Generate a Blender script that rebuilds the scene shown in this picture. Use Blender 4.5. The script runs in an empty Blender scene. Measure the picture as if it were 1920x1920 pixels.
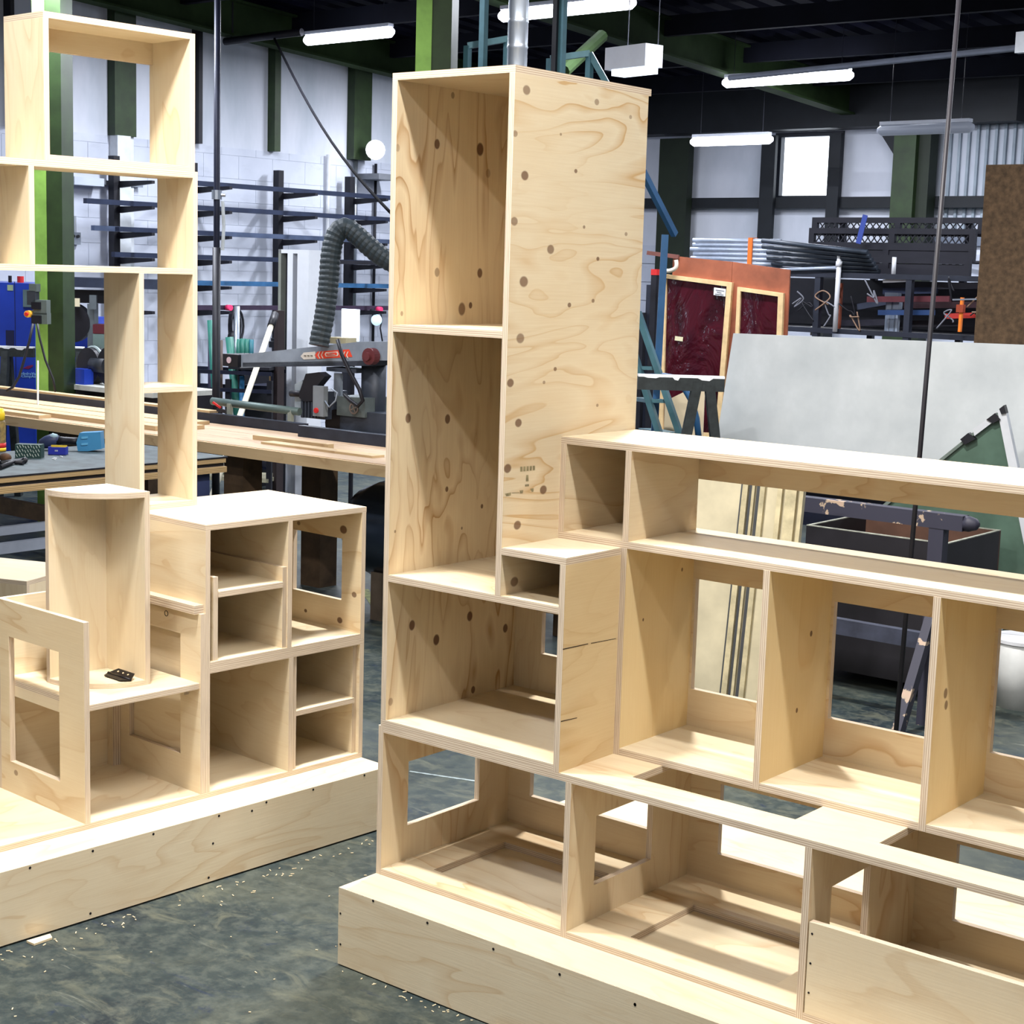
import bpy, bmesh, math, random
from mathutils import Vector, Matrix

# ------------------------------------------------------------------ camera, light, exposure
scene = bpy.context.scene
COL = scene.collection
random.seed(7)
F_PX = 3099.3903
CAM = Vector((3.0271, -3.1988, 1.8841))
CR = Vector((0.7752, 0.6310, 0.0295)).normalized()      # camera right
CD = Vector((0.1138, -0.0935, -0.9891)).normalized()    # camera down
CF = CR.cross(CD).normalized()                          # camera forward
CD = CF.cross(CR).normalized()
cam_data = bpy.data.cameras.new('camera')
cam_data.sensor_width = 36.0
cam_data.lens = 36.0 * F_PX / 1920.0
cam_data.clip_start = 0.05
cam_data.clip_end = 200
cam = bpy.data.objects.new('camera', cam_data)
COL.objects.link(cam)
cam.matrix_world = Matrix(((CR.x, -CD.x, -CF.x, CAM.x), (CR.y, -CD.y, -CF.y, CAM.y),
                           (CR.z, -CD.z, -CF.z, CAM.z), (0, 0, 0, 1)))
scene.camera = cam

world = bpy.data.worlds.new('world')
scene.world = world
world.use_nodes = True
bgn = world.node_tree.nodes['Background']
bgn.inputs[0].default_value = (0.80, 0.88, 1.0, 1)
bgn.inputs[1].default_value = 0.18


def area_light(name, loc, sx, sy, power, color=(1.0, 0.95, 0.86), rot=(0, 0, 0)):
    d = bpy.data.lights.new(name, 'AREA')
    d.shape = 'RECTANGLE'
    d.size, d.size_y = sx, sy
    d.energy = power
    d.color = color
    o = bpy.data.objects.new(name, d)
    o.location = loc
    o.rotation_euler = rot
    COL.objects.link(o)
    return o


NEUT = (1.0, 0.972, 0.93)
COOL = (0.88, 0.92, 1.0)
# ceiling lamps above the benches, then added fill lights (all hang higher than the top of the frame)
area_light('lamp_over_units', (-0.33, -0.66, 4.0), 0.30, 0.16, 120, NEUT)
area_light('lamp_over_units', (1.70, -0.66, 4.0), 1.5, 0.14, 76, NEUT)
area_light('lamp_over_units', (3.90, -0.66, 4.0), 1.5, 0.14, 42, NEUT)
area_light('lamp_behind_units', (-0.30, 1.95, 4.0), 0.30, 0.16, 170, NEUT)
area_light('lamp_behind_units', (2.00, 1.95, 4.0), 1.5, 0.14, 22, NEUT)
area_light('fill_by_camera', (-0.4, -2.4, 4.0), 1.5, 0.14, 66, NEUT)  # added fill lights, no fitting there, to brighten the plinth front
area_light('fill_by_camera', (1.9, -2.4, 4.0), 1.5, 0.14, 36, NEUT)
for hx, hy, hp_ in ((-6.6, 3.6, 150), (-4.6, 2.6, 70), (-7.2, 6.6, 145), (-7.2, 9.6, 145), (-3.4, 6.6, 130), (-4.6, 11.3, 105), (-0.6, 11.0, 115), (0.6, 7.2, 110), (3.4, 9.0, 110)):  # unseen lights added to brighten the hall background and the saw area
    area_light('fill_over_hall', (hx, hy, 3.9), 1.5, 0.14, hp_, COOL)

vs = scene.view_settings
vs.view_transform = 'Standard'
vs.look = 'None'
vs.exposure = 0.34
vs.gamma = 1.0
vs.use_curve_mapping = False
scene.cycles.use_denoising = True
scene.cycles.max_bounces = 5
scene.cycles.diffuse_bounces = 3

# ------------------------------------------------------------------ pixel -> place helpers (1920 x 1920 frame)
def ray(px, py):
    return CF + CR * ((px - 960.0) / F_PX) + CD * ((py - 960.0) / F_PX)

def at_d(px, py, d):
    return CAM + ray(px, py) * d

def at_z(px, py, z):
    v = ray(px, py)
    return CAM + v * ((z - CAM.z) / v.z)

def at_plane(px, py, p, n):
    v = ray(px, py)
    return CAM + v * ((p - CAM).dot(n) / v.dot(n))


class Frame:
    """upright plane through a floor point: s runs along it, t away from the viewer, z up"""
    def __init__(self, p, deg):
        self.o = Vector((p[0], p[1], 0))
        a = math.radians(deg)
        self.e = Vector((math.cos(a), math.sin(a), 0))
        self.n = Vector((-self.e.y, self.e.x, 0))
        if self.n.dot(self.o - CAM) < 0:
            self.n = -self.n

    def uv(self, px, py, t=0.0):
        p = at_plane(px, py, self.o + self.n * t, self.n)
        return (p - self.o).dot(self.e), p.z

    def P(self, s, t, z):
        q = self.o + self.e * s + self.n * t
        return Vector((q.x, q.y, z))


WORLD = Frame((0, 0), 0)
WORLD.n = Vector((0, 1, 0))

# ------------------------------------------------------------------ materials
MATS = {}

def srgb(r, g, b):
    def f(c):
        c /= 255.0
        return c / 12.92 if c <= 0.04045 else ((c + 0.055) / 1.055) ** 2.4
    return (f(r), f(g), f(b), 1)


class NT:
    def __init__(self, name):
        self.m = bpy.data.materials.new(name)
        self.m.use_nodes = True
        self.t = self.m.node_tree
        self.b = self.t.nodes['Principled BSDF']

    def n(self, typ, **kw):
        x = self.t.nodes.new(typ)
        for k, v in kw.items():
            setattr(x, k, v)
        return x

    def l(self, a, b):
        self.t.links.new(a, b)

    def math(self, op, a, b=None, c=None):
        x = self.n('ShaderNodeMath', operation=op)
        for i, v in enumerate((a, b, c)):
            if v is None:
                continue
            if isinstance(v, (int, float)):
                x.inputs[i].default_value = v
            else:
                self.l(v, x.inputs[i])
        return x.outputs[0]

    def mix(self, fac, a, b, mode='MIX'):
        x = self.n('ShaderNodeMix', data_type='RGBA', blend_type=mode)
        for i, v in ((0, fac), (6, a), (7, b)):
            if isinstance(v, (int, float)):
                x.inputs[i].default_value = v
            elif isinstance(v, tuple):
                x.inputs[i].default_value = v
            else:
                self.l(v, x.inputs[i])
        return x.outputs[2]

    def mapping(self, vec, scale, loc=(0, 0, 0)):
        x = self.n('ShaderNodeMapping')
        x.inputs['Scale'].default_value = scale
        x.inputs['Location'].default_value = loc
        self.l(vec, x.inputs['Vector'])
        return x.outputs[0]

    def noise(self, vec, scale, detail=2, rough=0.5, dist=0.0):
        x = self.n('ShaderNodeTexNoise')
        x.inputs['Scale'].default_value = scale
        x.inputs['Detail'].default_value = detail
        x.inputs['Roughness'].default_value = rough
        x.inputs['Distortion'].default_value = dist
        self.l(vec, x.inputs['Vector'])
        return x.outputs['Fac']

    def ramp(self, fac, *stops):
        x = self.n('ShaderNodeValToRGB')
        el = x.color_ramp.elements
        while len(el) < len(stops):
            el.new(0.5)
        for e, (p, c) in zip(el, stops):
            e.position = p
            e.color = c if isinstance(c, tuple) else (c, c, c, 1)
        self.l(fac, x.inputs[0])
        return x.outputs[0]

    def bump(self, h, strength, dist=0.01):
        x = self.n('ShaderNodeBump')
        x.inputs['Strength'].default_value = strength
        x.inputs['Distance'].default_value = dist
        self.l(h, x.inputs['Height'])
        self.l(x.outputs[0], self.b.inputs['Normal'])


def plain(name, col, rough=0.55, metal=0.0, var=0.12, scale=6.0, spec=0.4, emit=None, strength=0.0):
    """painted / plain surface with slight unevenness"""
    if name in MATS:
        return MATS[name]
    k = NT(name)
    tc = k.n('ShaderNodeTexCoord')
    c = srgb(*col)
    if var > 0:
        f = k.noise(tc.outputs['Object'], scale, 4, 0.6)
        lo = tuple(x * (1 - var * 1.6) for x in c[:3]) + (1,)
        hi = tuple(min(1, x * (1 + var)) for x in c[:3]) + (1,)
        k.l(k.ramp(f, (0.3, lo), (0.7, hi)), k.b.inputs['Base Color'])
    else:
        k.b.inputs['Base Color'].default_value = c
    k.b.inputs['Roughness'].default_value = rough
    k.b.inputs['Metallic'].default_value = metal
    k.b.inputs['Specular IOR Level'].default_value = spec
    if emit:
        k.b.inputs['Emission Color'].default_value = srgb(*emit)
        k.b.inputs['Emission Strength'].default_value = strength
    MATS[name] = k.m
    return k.m


def ply_face(name, light, dark, rings=7.0, amount=0.5, knots=(), spots=0.55):
    """plywood veneer: u runs along the grain, both in metres"""
    if name in MATS:
        return MATS[name]
    k = NT(name)
    uv = k.n('ShaderNodeUVMap')
    uv.uv_map = 'UVMap'
    u = uv.outputs[0]
    warp = k.noise(k.mapping(u, (1.1, 4.2, 1)), 1.0, 3, 0.5, 0.5)
    ring = k.math('FRACT', k.math('MULTIPLY', warp, rings))
    line = k.ramp(ring, (0.0, 0.15), (0.55, 0.0), (0.86, 0.55), (0.96, 1.0), (1.0, 0.15))
    fade = k.ramp(k.noise(k.mapping(u, (1.6, 3.1, 1), (3, 7, 0)), 1.0, 2), (0.38, 0.15), (0.62, 1.0))
    g = k.math('MULTIPLY', k.math('MULTIPLY', line, fade), amount)
    fib = k.noise(k.mapping(u, (6, 190, 1)), 1.0, 3, 0.6)
    blot = k.noise(k.mapping(u, (2.2, 3.0, 1), (11, 2, 0)), 1.0, 3, 0.55)
    c = k.mix(g, srgb(*light), srgb(*dark))
    c = k.mix(k.ramp(blot, (0.35, 0.0), (0.75, 0.30)), c, srgb(*[int(a * 0.55 + b * 0.45) for a, b in zip(light, dark)]))
    c = k.mix(k.ramp(fib, (0.3, 0.10), (0.6, 0.0)), c, srgb(*dark))
    # small random knots
    v = k.n('ShaderNodeTexVoronoi', feature='F1')
    v.inputs['Scale'].default_value = 1.0
    k.l(k.mapping(u, (3.2, 5.0, 1), (5, 9, 0)), v.inputs['Vector'])
    sep = k.n('ShaderNodeSeparateColor')
    k.l(v.outputs['Color'], sep.inputs[0])
    pick = k.math('GREATER_THAN', sep.outputs[0], spots)
    rad = k.math('MULTIPLY_ADD', sep.outputs[1], 0.035, 0.012)
    kn = k.math('MULTIPLY', k.ramp(k.math('DIVIDE', v.outputs['Distance'], rad), (0.65, 1.0), (1.0, 0.0)), pick)
    c = k.mix(k.math('MULTIPLY', kn, 0.8), c, srgb(120, 84, 52))
    # named knots at measured places: (u, v, radius, darkness)
    if knots:
        sx = k.n('ShaderNodeSeparateXYZ')
        k.l(u, sx.inputs[0])
        for (ku, kv, r, dk) in knots:
            du = k.math('MULTIPLY', k.math('SUBTRACT', sx.outputs[0], ku), 0.8)
            dv = k.math('SUBTRACT', sx.outputs[1], kv)
            d = k.math('SQRT', k.math('ADD', k.math('MULTIPLY', du, du), k.math('MULTIPLY', dv, dv)))
            c = k.mix(k.ramp(k.math('DIVIDE', d, r), (0.75, dk), (1.1, 0.0)), c, srgb(104, 72, 52))
    oi = k.n('ShaderNodeObjectInfo')
    j = k.math('MULTIPLY_ADD', oi.outputs['Random'], 0.12, 0.93)
    hs = k.n('ShaderNodeHueSaturation')
    k.l(j, hs.inputs['Value'])
    k.l(c, hs.inputs['Color'])
    k.l(hs.outputs[0], k.b.inputs['Base Color'])
    k.b.inputs['Roughness'].default_value = 0.62
    k.b.inputs['Specular IOR Level'].default_value = 0.25
    k.bump(fib, 0.12, 0.002)
    MATS[name] = k.m
    return k.m


def ply_edge(name, light, dark):
    if name in MATS:
        return MATS[name]
    k = NT(name)
    uv = k.n('ShaderNodeUVMap')
    uv.uv_map = 'UVMap'
    sx = k.n('ShaderNodeSeparateXYZ')
    k.l(uv.outputs[0], sx.inputs[0])
    st = k.math('PINGPONG', k.math('MULTIPLY', sx.outputs[1], 7.0), 1.0)
    st = k.ramp(st, (0.35, 0.0), (0.65, 1.0))
    br = k.noise(k.mapping(uv.outputs[0], (9, 5, 1)), 1.0, 3, 0.6)
    c = k.mix(k.math('MULTIPLY', st, 0.75), srgb(*light), srgb(*dark))
    c = k.mix(k.ramp(br, (0.45, 0.0), (0.8, 0.45)), c, srgb(*[int(x * 0.75) for x in dark]))
    k.l(c, k.b.inputs['Base Color'])
    k.b.inputs['Roughness'].default_value = 0.75
    k.b.inputs['Specular IOR Level'].default_value = 0.2
    MATS[name] = k.m
    return k.m


PINE = ply_face('pine_plywood_face', (225, 208, 176), (184, 138, 84), rings=10, amount=0.6)
BIRCH = ply_face('birch_plywood_face', (227, 212, 183), (188, 148, 96), rings=8, amount=0.42, spots=0.64)
EDGE = ply_edge('plywood_edge', (226, 212, 190), (180, 152, 128))
SCREW = plain('dark_screw_steel', (45, 42, 46), 0.4, 0.6, 0)

# ------------------------------------------------------------------ mesh building
class MB:
    def __init__(self):
        self.v, self.f, self.m, self.u = [], [], [], []

    def face(self, pts, mat=0, uv=None):
        i = len(self.v)
        self.v += [Vector(p) for p in pts]
        self.f.append(tuple(range(i, i + len(pts))))
        self.m.append(mat)
        self.u.append(uv or [(0, 0)] * len(pts))
        return self

    def hexa(self, c, mat=0):
        """c: 8 corners, bottom ring then top ring (counter-clockwise seen from above)"""
        for q in ((3, 2, 1, 0), (4, 5, 6, 7), (0, 1, 5, 4), (1, 2, 6, 5), (2, 3, 7, 6), (3, 0, 4, 7)):
            p = [c[i] for i in q]
            w, h = (p[1] - p[0]).length, (p[3] - p[0]).length
            self.face(p, mat, [(0, 0), (w, 0), (w, h), (0, h)])
        return self

    def box(self, x0, x1, y0, y1, z0, z1, mat=0, fr=None):
        g = (lambda x, y, z: Vector((x, y, z))) if fr is None else fr.P
        return self.hexa([g(x0, y0, z0), g(x1, y0, z0), g(x1, y1, z0), g(x0, y1, z0),
                          g(x0, y0, z1), g(x1, y0, z1), g(x1, y1, z1), g(x0, y1, z1)], mat)

    def bar(self, p, q, w, h, mat=0, up=(0, 0, 1)):
        """square-section bar between two points"""
        p, q = Vector(p), Vector(q)
        d = (q - p).normalized()
        s = d.cross(Vector(up))
        if s.length < 1e-4:
            s = d.cross(Vector((1, 0, 0)))
        s.normalize()
        t = s.cross(d).normalized()
        s *= w / 2
        t *= h / 2
        return self.hexa([p - s - t, p + s - t, q + s - t, q - s - t, p - s + t, p + s + t, q + s + t, q - s + t], mat)

    def cyl(self, p, q, r0, r1=None, n=12, mat=0, cap=True):
        return self.tube([p, q], [r0, r0 if r1 is None else r1], n, mat, cap)

    def tube(self, pts, r, n=8, mat=0, cap=True):
        pts = [Vector(p) for p in pts]
        rs = r if isinstance(r, (list, tuple)) else [r] * len(pts)
        rings = []
        ref = None
        for i, p in enumerate(pts):
            d = (pts[min(i + 1, len(pts) - 1)] - pts[max(i - 1, 0)]).normalized()
            if ref is None:
                ref = d.cross(Vector((0, 0, 1)))
                if ref.length < 1e-3:
                    ref = Vector((1, 0, 0))
            a = (ref - d * ref.dot(d)).normalized()
            ref = a
            b = d.cross(a)
            rings.append([p + (a * math.cos(2 * math.pi * j / n) + b * math.sin(2 * math.pi * j / n)) * rs[i] for j in range(n)])
        for i in range(len(rings) - 1):
            for j in range(n):
                jj = (j + 1) % n
                self.face([rings[i][j], rings[i][jj], rings[i + 1][jj], rings[i + 1][j]], mat)
        if cap:
            self.face(list(reversed(rings[0])), mat)
            self.face(rings[-1], mat)
        return self

    def prism(self, poly, off, mat=0):
        """flat polygon (list of points) extruded by the vector off"""
        off = Vector(off)
        a = [Vector(p) for p in poly]
        b = [p + off for p in a]
        self.face(list(reversed(a)), mat)
        self.face(b, mat)
        for i in range(len(a)):
            j = (i + 1) % len(a)
            self.face([a[i], a[j], b[j], b[i]], mat)
        return self

    def ball(self, c, r, n=12, m=8, sc=(1, 1, 1), mat=0):
        c = Vector(c)
        g = lambda i, j: c + Vector((sc[0] * r * math.sin(math.pi * i / m) * math.cos(2 * math.pi * j / n),
                                     sc[1] * r * math.sin(math.pi * i / m) * math.sin(2 * math.pi * j / n),
                                     sc[2] * r * math.cos(math.pi * i / m)))
        for i in range(m):
            for j in range(n):
                p = [g(i, j), g(i + 1, j), g(i + 1, j + 1), g(i, j + 1)]
                if i == 0:
                    p = p[:3]
                elif i == m - 1:
                    p = [p[0], p[1], p[3]]
                self.face(p, mat)
        return self

    def build(self, name, mats, parent=None, smooth=False, label=None, origin=None):
        if not isinstance(mats, (list, tuple)):
            mats = [mats]
        if parent is not None:
            off = OFFS[parent.name]
        elif origin is not None:
            off = Vector(origin)
        else:
            xs = [p.x for p in self.v]; ys = [p.y for p in self.v]; zs = [p.z for p in self.v]
            off = Vector(((min(xs) + max(xs)) / 2, (min(ys) + max(ys)) / 2, min(zs)))
        me = bpy.data.meshes.new(name)
        me.from_pydata([p - off for p in self.v], [], self.f)
        for x in mats:
            me.materials.append(x)
        for p, mi in zip(me.polygons, self.m):
            p.material_index = mi
        lay = me.uv_layers.new(name='UVMap')
        k = 0
        for us in self.u:
            for w in us:
                lay.data[k].uv = w
                k += 1
        bm = bmesh.new()
        bm.from_mesh(me)
        bmesh.ops.remove_doubles(bm, verts=bm.verts, dist=1e-5)
        bmesh.ops.recalc_face_normals(bm, faces=bm.faces)
        bm.to_mesh(me)
        bm.free()
        if smooth:
            for p in me.polygons:
                p.use_smooth = len(p.vertices) <= 4
        o = bpy.data.objects.new(name, me)
        COL.objects.link(o)
        if parent is not None:
            o.parent = parent
            OFFS[o.name] = off
        else:
            o.location = off
            OFFS[o.name] = off
        if label:
            o['label'] = label
        return o


OFFS = {}

def thing(name, label, cat, loc, group=None):
    o = bpy.data.objects.new(name, None)
    o.empty_display_size = 0.1
    COL.objects.link(o)
    o.location = loc
    OFFS[o.name] = Vector(loc)
    o['label'] = label
    o['category'] = cat
    if group:
        o['group'] = group
    return o

def tag(o, label, cat, group=None):
    o['label'] = label
    o['category'] = cat
    if group:
        o['group'] = group
    return o

def struct(o):
    o['kind'] = 'structure'
    return o

def dup(o, loc, parent=None):
    """copy of a part (shares its mesh)"""
    c = o.copy()
    COL.objects.link(c)
    c.parent = parent if parent is not None else o.parent
    c.location = loc
    return c


def panel(name, parent, x, y, z, thick, grain, holes=(), mats=None, fr=None, uvo=None, label=None):
    """plywood board x,y,z = (min,max); thick / grain = axis index; holes = rectangles in the two face axes
    (in axis order); every outer and cut edge shows the plies"""
    R = [x, y, z]
    mats = mats or [PINE, EDGE]
    A = [i for i in range(3) if i != thick]
    ru, rv = R[A[0]], R[A[1]]
    us = sorted({ru[0], ru[1]} | {h[i] for h in holes for i in (0, 1)})
    vv = sorted({rv[0], rv[1]} | {h[i] for h in holes for i in (2, 3)})
    us = [q for q in us if ru[0] <= q <= ru[1]]
    vv = [q for q in vv if rv[0] <= q <= rv[1]]
    rnd = uvo or (random.uniform(0, 40), random.uniform(0, 40))
    g = (lambda a, b, c: Vector((a, b, c))) if fr is None else fr.P
    t0, t1 = R[thick]

    def pt(u, v, t):
        c = [0, 0, 0]
        c[A[0]], c[A[1]], c[thick] = u, v, t
        return g(*c)

    def uvf(u, v):
        a, b = (u, v) if grain == A[0] else (v, u)
        return (a + rnd[0], b + rnd[1])

    def solid(i, j):
        if i < 0 or j < 0 or i >= len(us) - 1 or j >= len(vv) - 1:
            return False
        cu, cv = (us[i] + us[i + 1]) / 2, (vv[j] + vv[j + 1]) / 2
        return not any(h[0] < cu < h[1] and h[2] < cv < h[3] for h in holes)

    mb = MB()
    for i in range(len(us) - 1):
        for j in range(len(vv) - 1):
            if not solid(i, j):
                continue
            a, b, c, d = us[i], us[i + 1], vv[j], vv[j + 1]
            q = [(a, c), (b, c), (b, d), (a, d)]
            for t in (t0, t1):
                mb.face([pt(*w, t) for w in q], 0, [uvf(*w) for w in q])
            for (di, dj, p0, p1) in ((-1, 0, (a, c), (a, d)), (1, 0, (b, c), (b, d)), (0, -1, (a, c), (b, c)), (0, 1, (a, d), (b, d))):
                if not solid(i + di, j + dj):
                    l0 = p0[0] + p0[1] + rnd[0]
                    l1 = p1[0] + p1[1] + rnd[0]
                    mb.face([pt(*p0, t0), pt(*p1, t0), pt(*p1, t1), pt(*p0, t1)], 1, [(l0, 0), (l1, 0), (l1, 1), (l0, 1)])
    return mb.build(name, mats, parent, label=label)


T = 0.018

# ------------------------------------------------------------------ hall shell
def floor_mat():
    k = NT('worn_concrete_floor')
    tc = k.n('ShaderNodeTexCoord')
    o = tc.outputs['Object']
    a = k.noise(o, 1.7, 6, 0.65, 0.3)
    b = k.noise(k.mapping(o, (1, 1, 1), (7, 3, 0)), 16.0, 8, 0.75)
    d2 = k.noise(k.mapping(o, (1.0, 1.6, 1), (2, 9, 0)), 4.5, 6, 0.7, 0.8)
    s = k.noise(k.mapping(o, (3.0, 26.0, 1), (0, 5, 0)), 1.0, 5, 0.7, 0.6)
    c = k.ramp(a, (0.32, srgb(18, 30, 38)), (0.48, srgb(38, 50, 52)), (0.62, srgb(62, 68, 62)), (0.75, srgb(28, 44, 50)))
    c = k.mix(k.ramp(b, (0.46, 0.0), (0.66, 0.5)), c, srgb(92, 97, 88))
    c = k.mix(k.ramp(b, (0.28, 0.75), (0.42, 0.0)), c, srgb(18, 30, 42))
    c = k.mix(k.ramp(d2, (0.52, 0.0), (0.66, 0.65)), c, srgb(96, 98, 84))
    c = k.mix(k.ramp(d2, (0.30, 0.7), (0.40, 0.0)), c, srgb(16, 34, 62))
    c = k.mix(k.ramp(s, (0.63, 0.0), (0.76, 0.5)), c, srgb(150, 152, 140))
    k.l(c, k.b.inputs['Base Color'])
    k.l(k.ramp(b, (0.3, 0.45), (0.7, 0.7)), k.b.inputs['Roughness'])
    k.b.inputs['Specular IOR Level'].default_value = 0.35
    k.bump(b, 0.1, 0.004)
    return k.m


WX = -9.606                      # left wall plane
FW = Frame(at_d(1500, 524, 19.0), -2.0)   # far wall plane
HALL = 4.70
corner_s = ((WX - FW.o.x) / FW.e.x)
FWY = lambda s: FW.P(s, 0, 0)
c_far = FW.P(corner_s, 0, 0)
r_far = FW.P(14.0, 0, 0)

mb = MB()
mb.face([(WX, -6, 0), (10, -6, 0), (r_far.x, r_far.y, 0), (c_far.x, c_far.y, 0)])
struct(mb.build('floor', floor_mat(), origin=(0, 0, 0)))


def deck_mat():
    k = NT('dark_ribbed_roof_deck')
    tc = k.n('ShaderNodeTexCoord')
    f = k.noise(tc.outputs['Object'], 1.2, 3)
    k.l(k.ramp(f, (0.3, srgb(7, 8, 20)), (0.7, srgb(13, 14, 34))), k.b.inputs['Base Color'])
    k.b.inputs['Roughness'].default_value = 0.9
    k.b.inputs['Specular IOR Level'].default_value = 0.1
    return k.m


DECK = deck_mat()
# roof deck: trapezoid ribs running along y
mb = MB()
x = WX
i = 0
prof = []
while x < 10.0:
    prof += [(x, 0.0), (x + 0.14, 0.0), (x + 0.17, 0.05), (x + 0.25, 0.05)]
    x += 0.28
ya, yb = -1.0, c_far.y + 0.5
for (xa, za), (xb, zb) in zip(prof, prof[1:]):
    mb.face([(xa, ya, 4.85 - 0.056 * ya + za), (xb, ya, 4.85 - 0.056 * ya + zb), (xb, yb, 4.85 - 0.056 * yb + zb), (xa, yb, 4.85 - 0.056 * yb + za)])
struct(mb.build('ceiling', DECK, origin=(0, 0, HALL)))
def block_mat():
    k = NT('white_painted_block')
    tc = k.n('ShaderNodeTexCoord')
    o = tc.outputs['Object']
    f = k.noise(o, 0.9, 5, 0.6)
    g = k.noise(k.mapping(o, (1, 1, 3)), 3.0, 5, 0.7)
    c = k.ramp(f, (0.3, srgb(172, 178, 194)), (0.7, srgb(204, 209, 222)))
    c = k.mix(k.ramp(g, (0.55, 0.0), (0.75, 0.35)), c, srgb(150, 156, 166))
    k.l(c, k.b.inputs['Base Color'])
    k.b.inputs['Roughness'].default_value = 0.8
    return k.m


def clad_mat():
    k = NT('grey_lining_sheet')
    tc = k.n('ShaderNodeTexCoord')
    o = tc.outputs['Object']
    f = k.noise(k.mapping(o, (1, 1.6, 0.5)), 1.1, 5, 0.6)
    k.l(k.ramp(f, (0.3, srgb(176, 184, 196)), (0.55, srgb(200, 204, 216)), (0.75, srgb(212, 215, 226))), k.b.inputs['Base Color'])
    k.b.inputs['Roughness'].default_value = 0.75
    return k.m


BLOCK, CLAD = block_mat(), clad_mat()
GREEN_D = plain('dark_or_shaded_green_steel', (36, 54, 24), 0.5, 0, 0.25, 5)  # dark green posts, also the painted shaded side of the green columns
GREEN_LIT = plain('lit_side_green_steel', (120, 160, 72), 0.5, 0, 0.2, 5)  # painted lit side of the green columns
NAVY = plain('dark_navy_steel', (30, 34, 52), 0.45, 0.3, 0.2, 8)
BLACK = plain('black_steel', (26, 26, 34), 0.5, 0.2, 0.2, 8)
# left wall: block courses are separate bands below 3 m, lining sheets above
wl = struct(MB().box(WX - 0.2, WX - 0.005, -6, c_far.y + 0.4, 0, HALL + 0.34).build('wall_left', CLAD))
z = 0.0
ci = 0
while z < 2.99:
    z1 = min(3.0, z + 0.225)
    y = 4.4 - (0.225 if ci % 2 else 0)
    # long plain stretch outside the view first, then single blocks where they are seen
    MB().box(WX - 0.02, WX, -6, y - 0.008, z + 0.004, z1 - 0.004).build('block_course', BLOCK, wl)
    while y < 11.0:
        MB().box(WX - 0.02, WX, y, y + 0.446, z + 0.002, z1 - 0.002).build('block', BLOCK, wl)
        y += 0.45
    MB().box(WX - 0.02, WX, y, c_far.y, z + 0.004, z1 - 0.004).build('block_course', BLOCK, wl)
    z = z1
    ci += 1
wr = struct(MB().box(10.0, 10.2, -6, r_far.y + 0.5, 0, HALL + 0.5).build('wall_right', CLAD))
# far wall with a window opening
s0, zt0 = FW.uv(1464, 254)
s1, zb0 = FW.uv(1570, 368)
zt = (FW.uv(1464, 258)[1] + FW.uv(1571, 251)[1]) / 2
zb = (FW.uv(1464, 371)[1] + FW.uv(1570, 366)[1]) / 2
wf = struct(panel('wall_back', None, (corner_s, 14.0), (0.0, 0.15), (0, HALL + 0.34), 1, 0, [(s0, s1, zb, zt)], [CLAD, CLAD], fr=FW))
win = struct(MB().box(s0, s1, 0.05, 0.07, zb, zt, fr=FW).build('window_1', plain('bright_rooflight_pane', (245, 250, 255), 0.3, 0, 0, emit=(235, 245, 255), strength=2.6)))
fm = plain('dark_window_frame', (30, 34, 44), 0.5, 0, 0.1)
MB().box(s0 - 0.05, s0 + 0.03, -0.03, 0.10, zb - 0.04, zt + 0.04, fr=FW).box(s1 - 0.03, s1 + 0.05, -0.03, 0.10, zb - 0.04, zt + 0.04, fr=FW).box(
    s0 + 0.03, s1 - 0.03, -0.03, 0.10, zb - 0.04, zb + 0.01, fr=FW).box(s0 + 0.03, s1 - 0.03, -0.03, 0.10, zt - 0.01, zt + 0.04, fr=FW).build('window_frame', fm, win)

# ------------------------------------------------------------------ right-hand display run
EY = Vector((0, 1, 0)); EX = Vector((1, 0, 0))
def on_x(px, py, x): return at_plane(px, py, Vector((x, 0, 0)), EX)
def on_y(px, py, y): return at_plane(px, py, Vector((0, y, 0)), EY)

D = 0.571
XR = 3.1
HP = 0.2209
HT = 0.6446

pl = thing('plinth', 'long low plywood plinth under the display run with the tall cabinet', 'plinth', (0, -0.145, 0))
panel('front_panel', pl, (0, XR), (-0.145, -0.127), (0.004, HP), 1, 0, mats=[BIRCH, EDGE])
panel('top_panel', pl, (0, XR), (-0.127, D), (HP - T, HP), 2, 0, mats=[BIRCH, EDGE])
panel('end_panel', pl, (0, T), (-0.127, D), (0.004, HP - T), 0, 1, mats=[BIRCH, EDGE])

SCR = None
def screw(parent, p, n, r=0.0032):
    """dark countersunk screw head, flat on a face with normal n"""
    p, n = Vector(p), Vector(n).normalized()
    MB().cyl(p - n * 0.004, p + n * 0.0006, r, n=8).build('screw', SCREW, parent)

for q in ((247, 1205), (562, 1333), (945, 1485), (1330, 1632), (1767, 1808)):
    p = on_y(620 + q[0] / 3.097, 1300 + q[1] / 3.097, -0.145)
    screw(pl, p, (0, -1, 0), 0.0038)
for q in ((57, 1278), (57, 1457)):
    p = on_y(620 + q[0] / 3.097, 1300 + q[1] / 3.097, -0.145)
    screw(pl, p, (0, -1, 0))
p = on_y(1190.6, 1883, -0.145)
screw(pl, p, (0, -1, 0), 0.0038)

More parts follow.
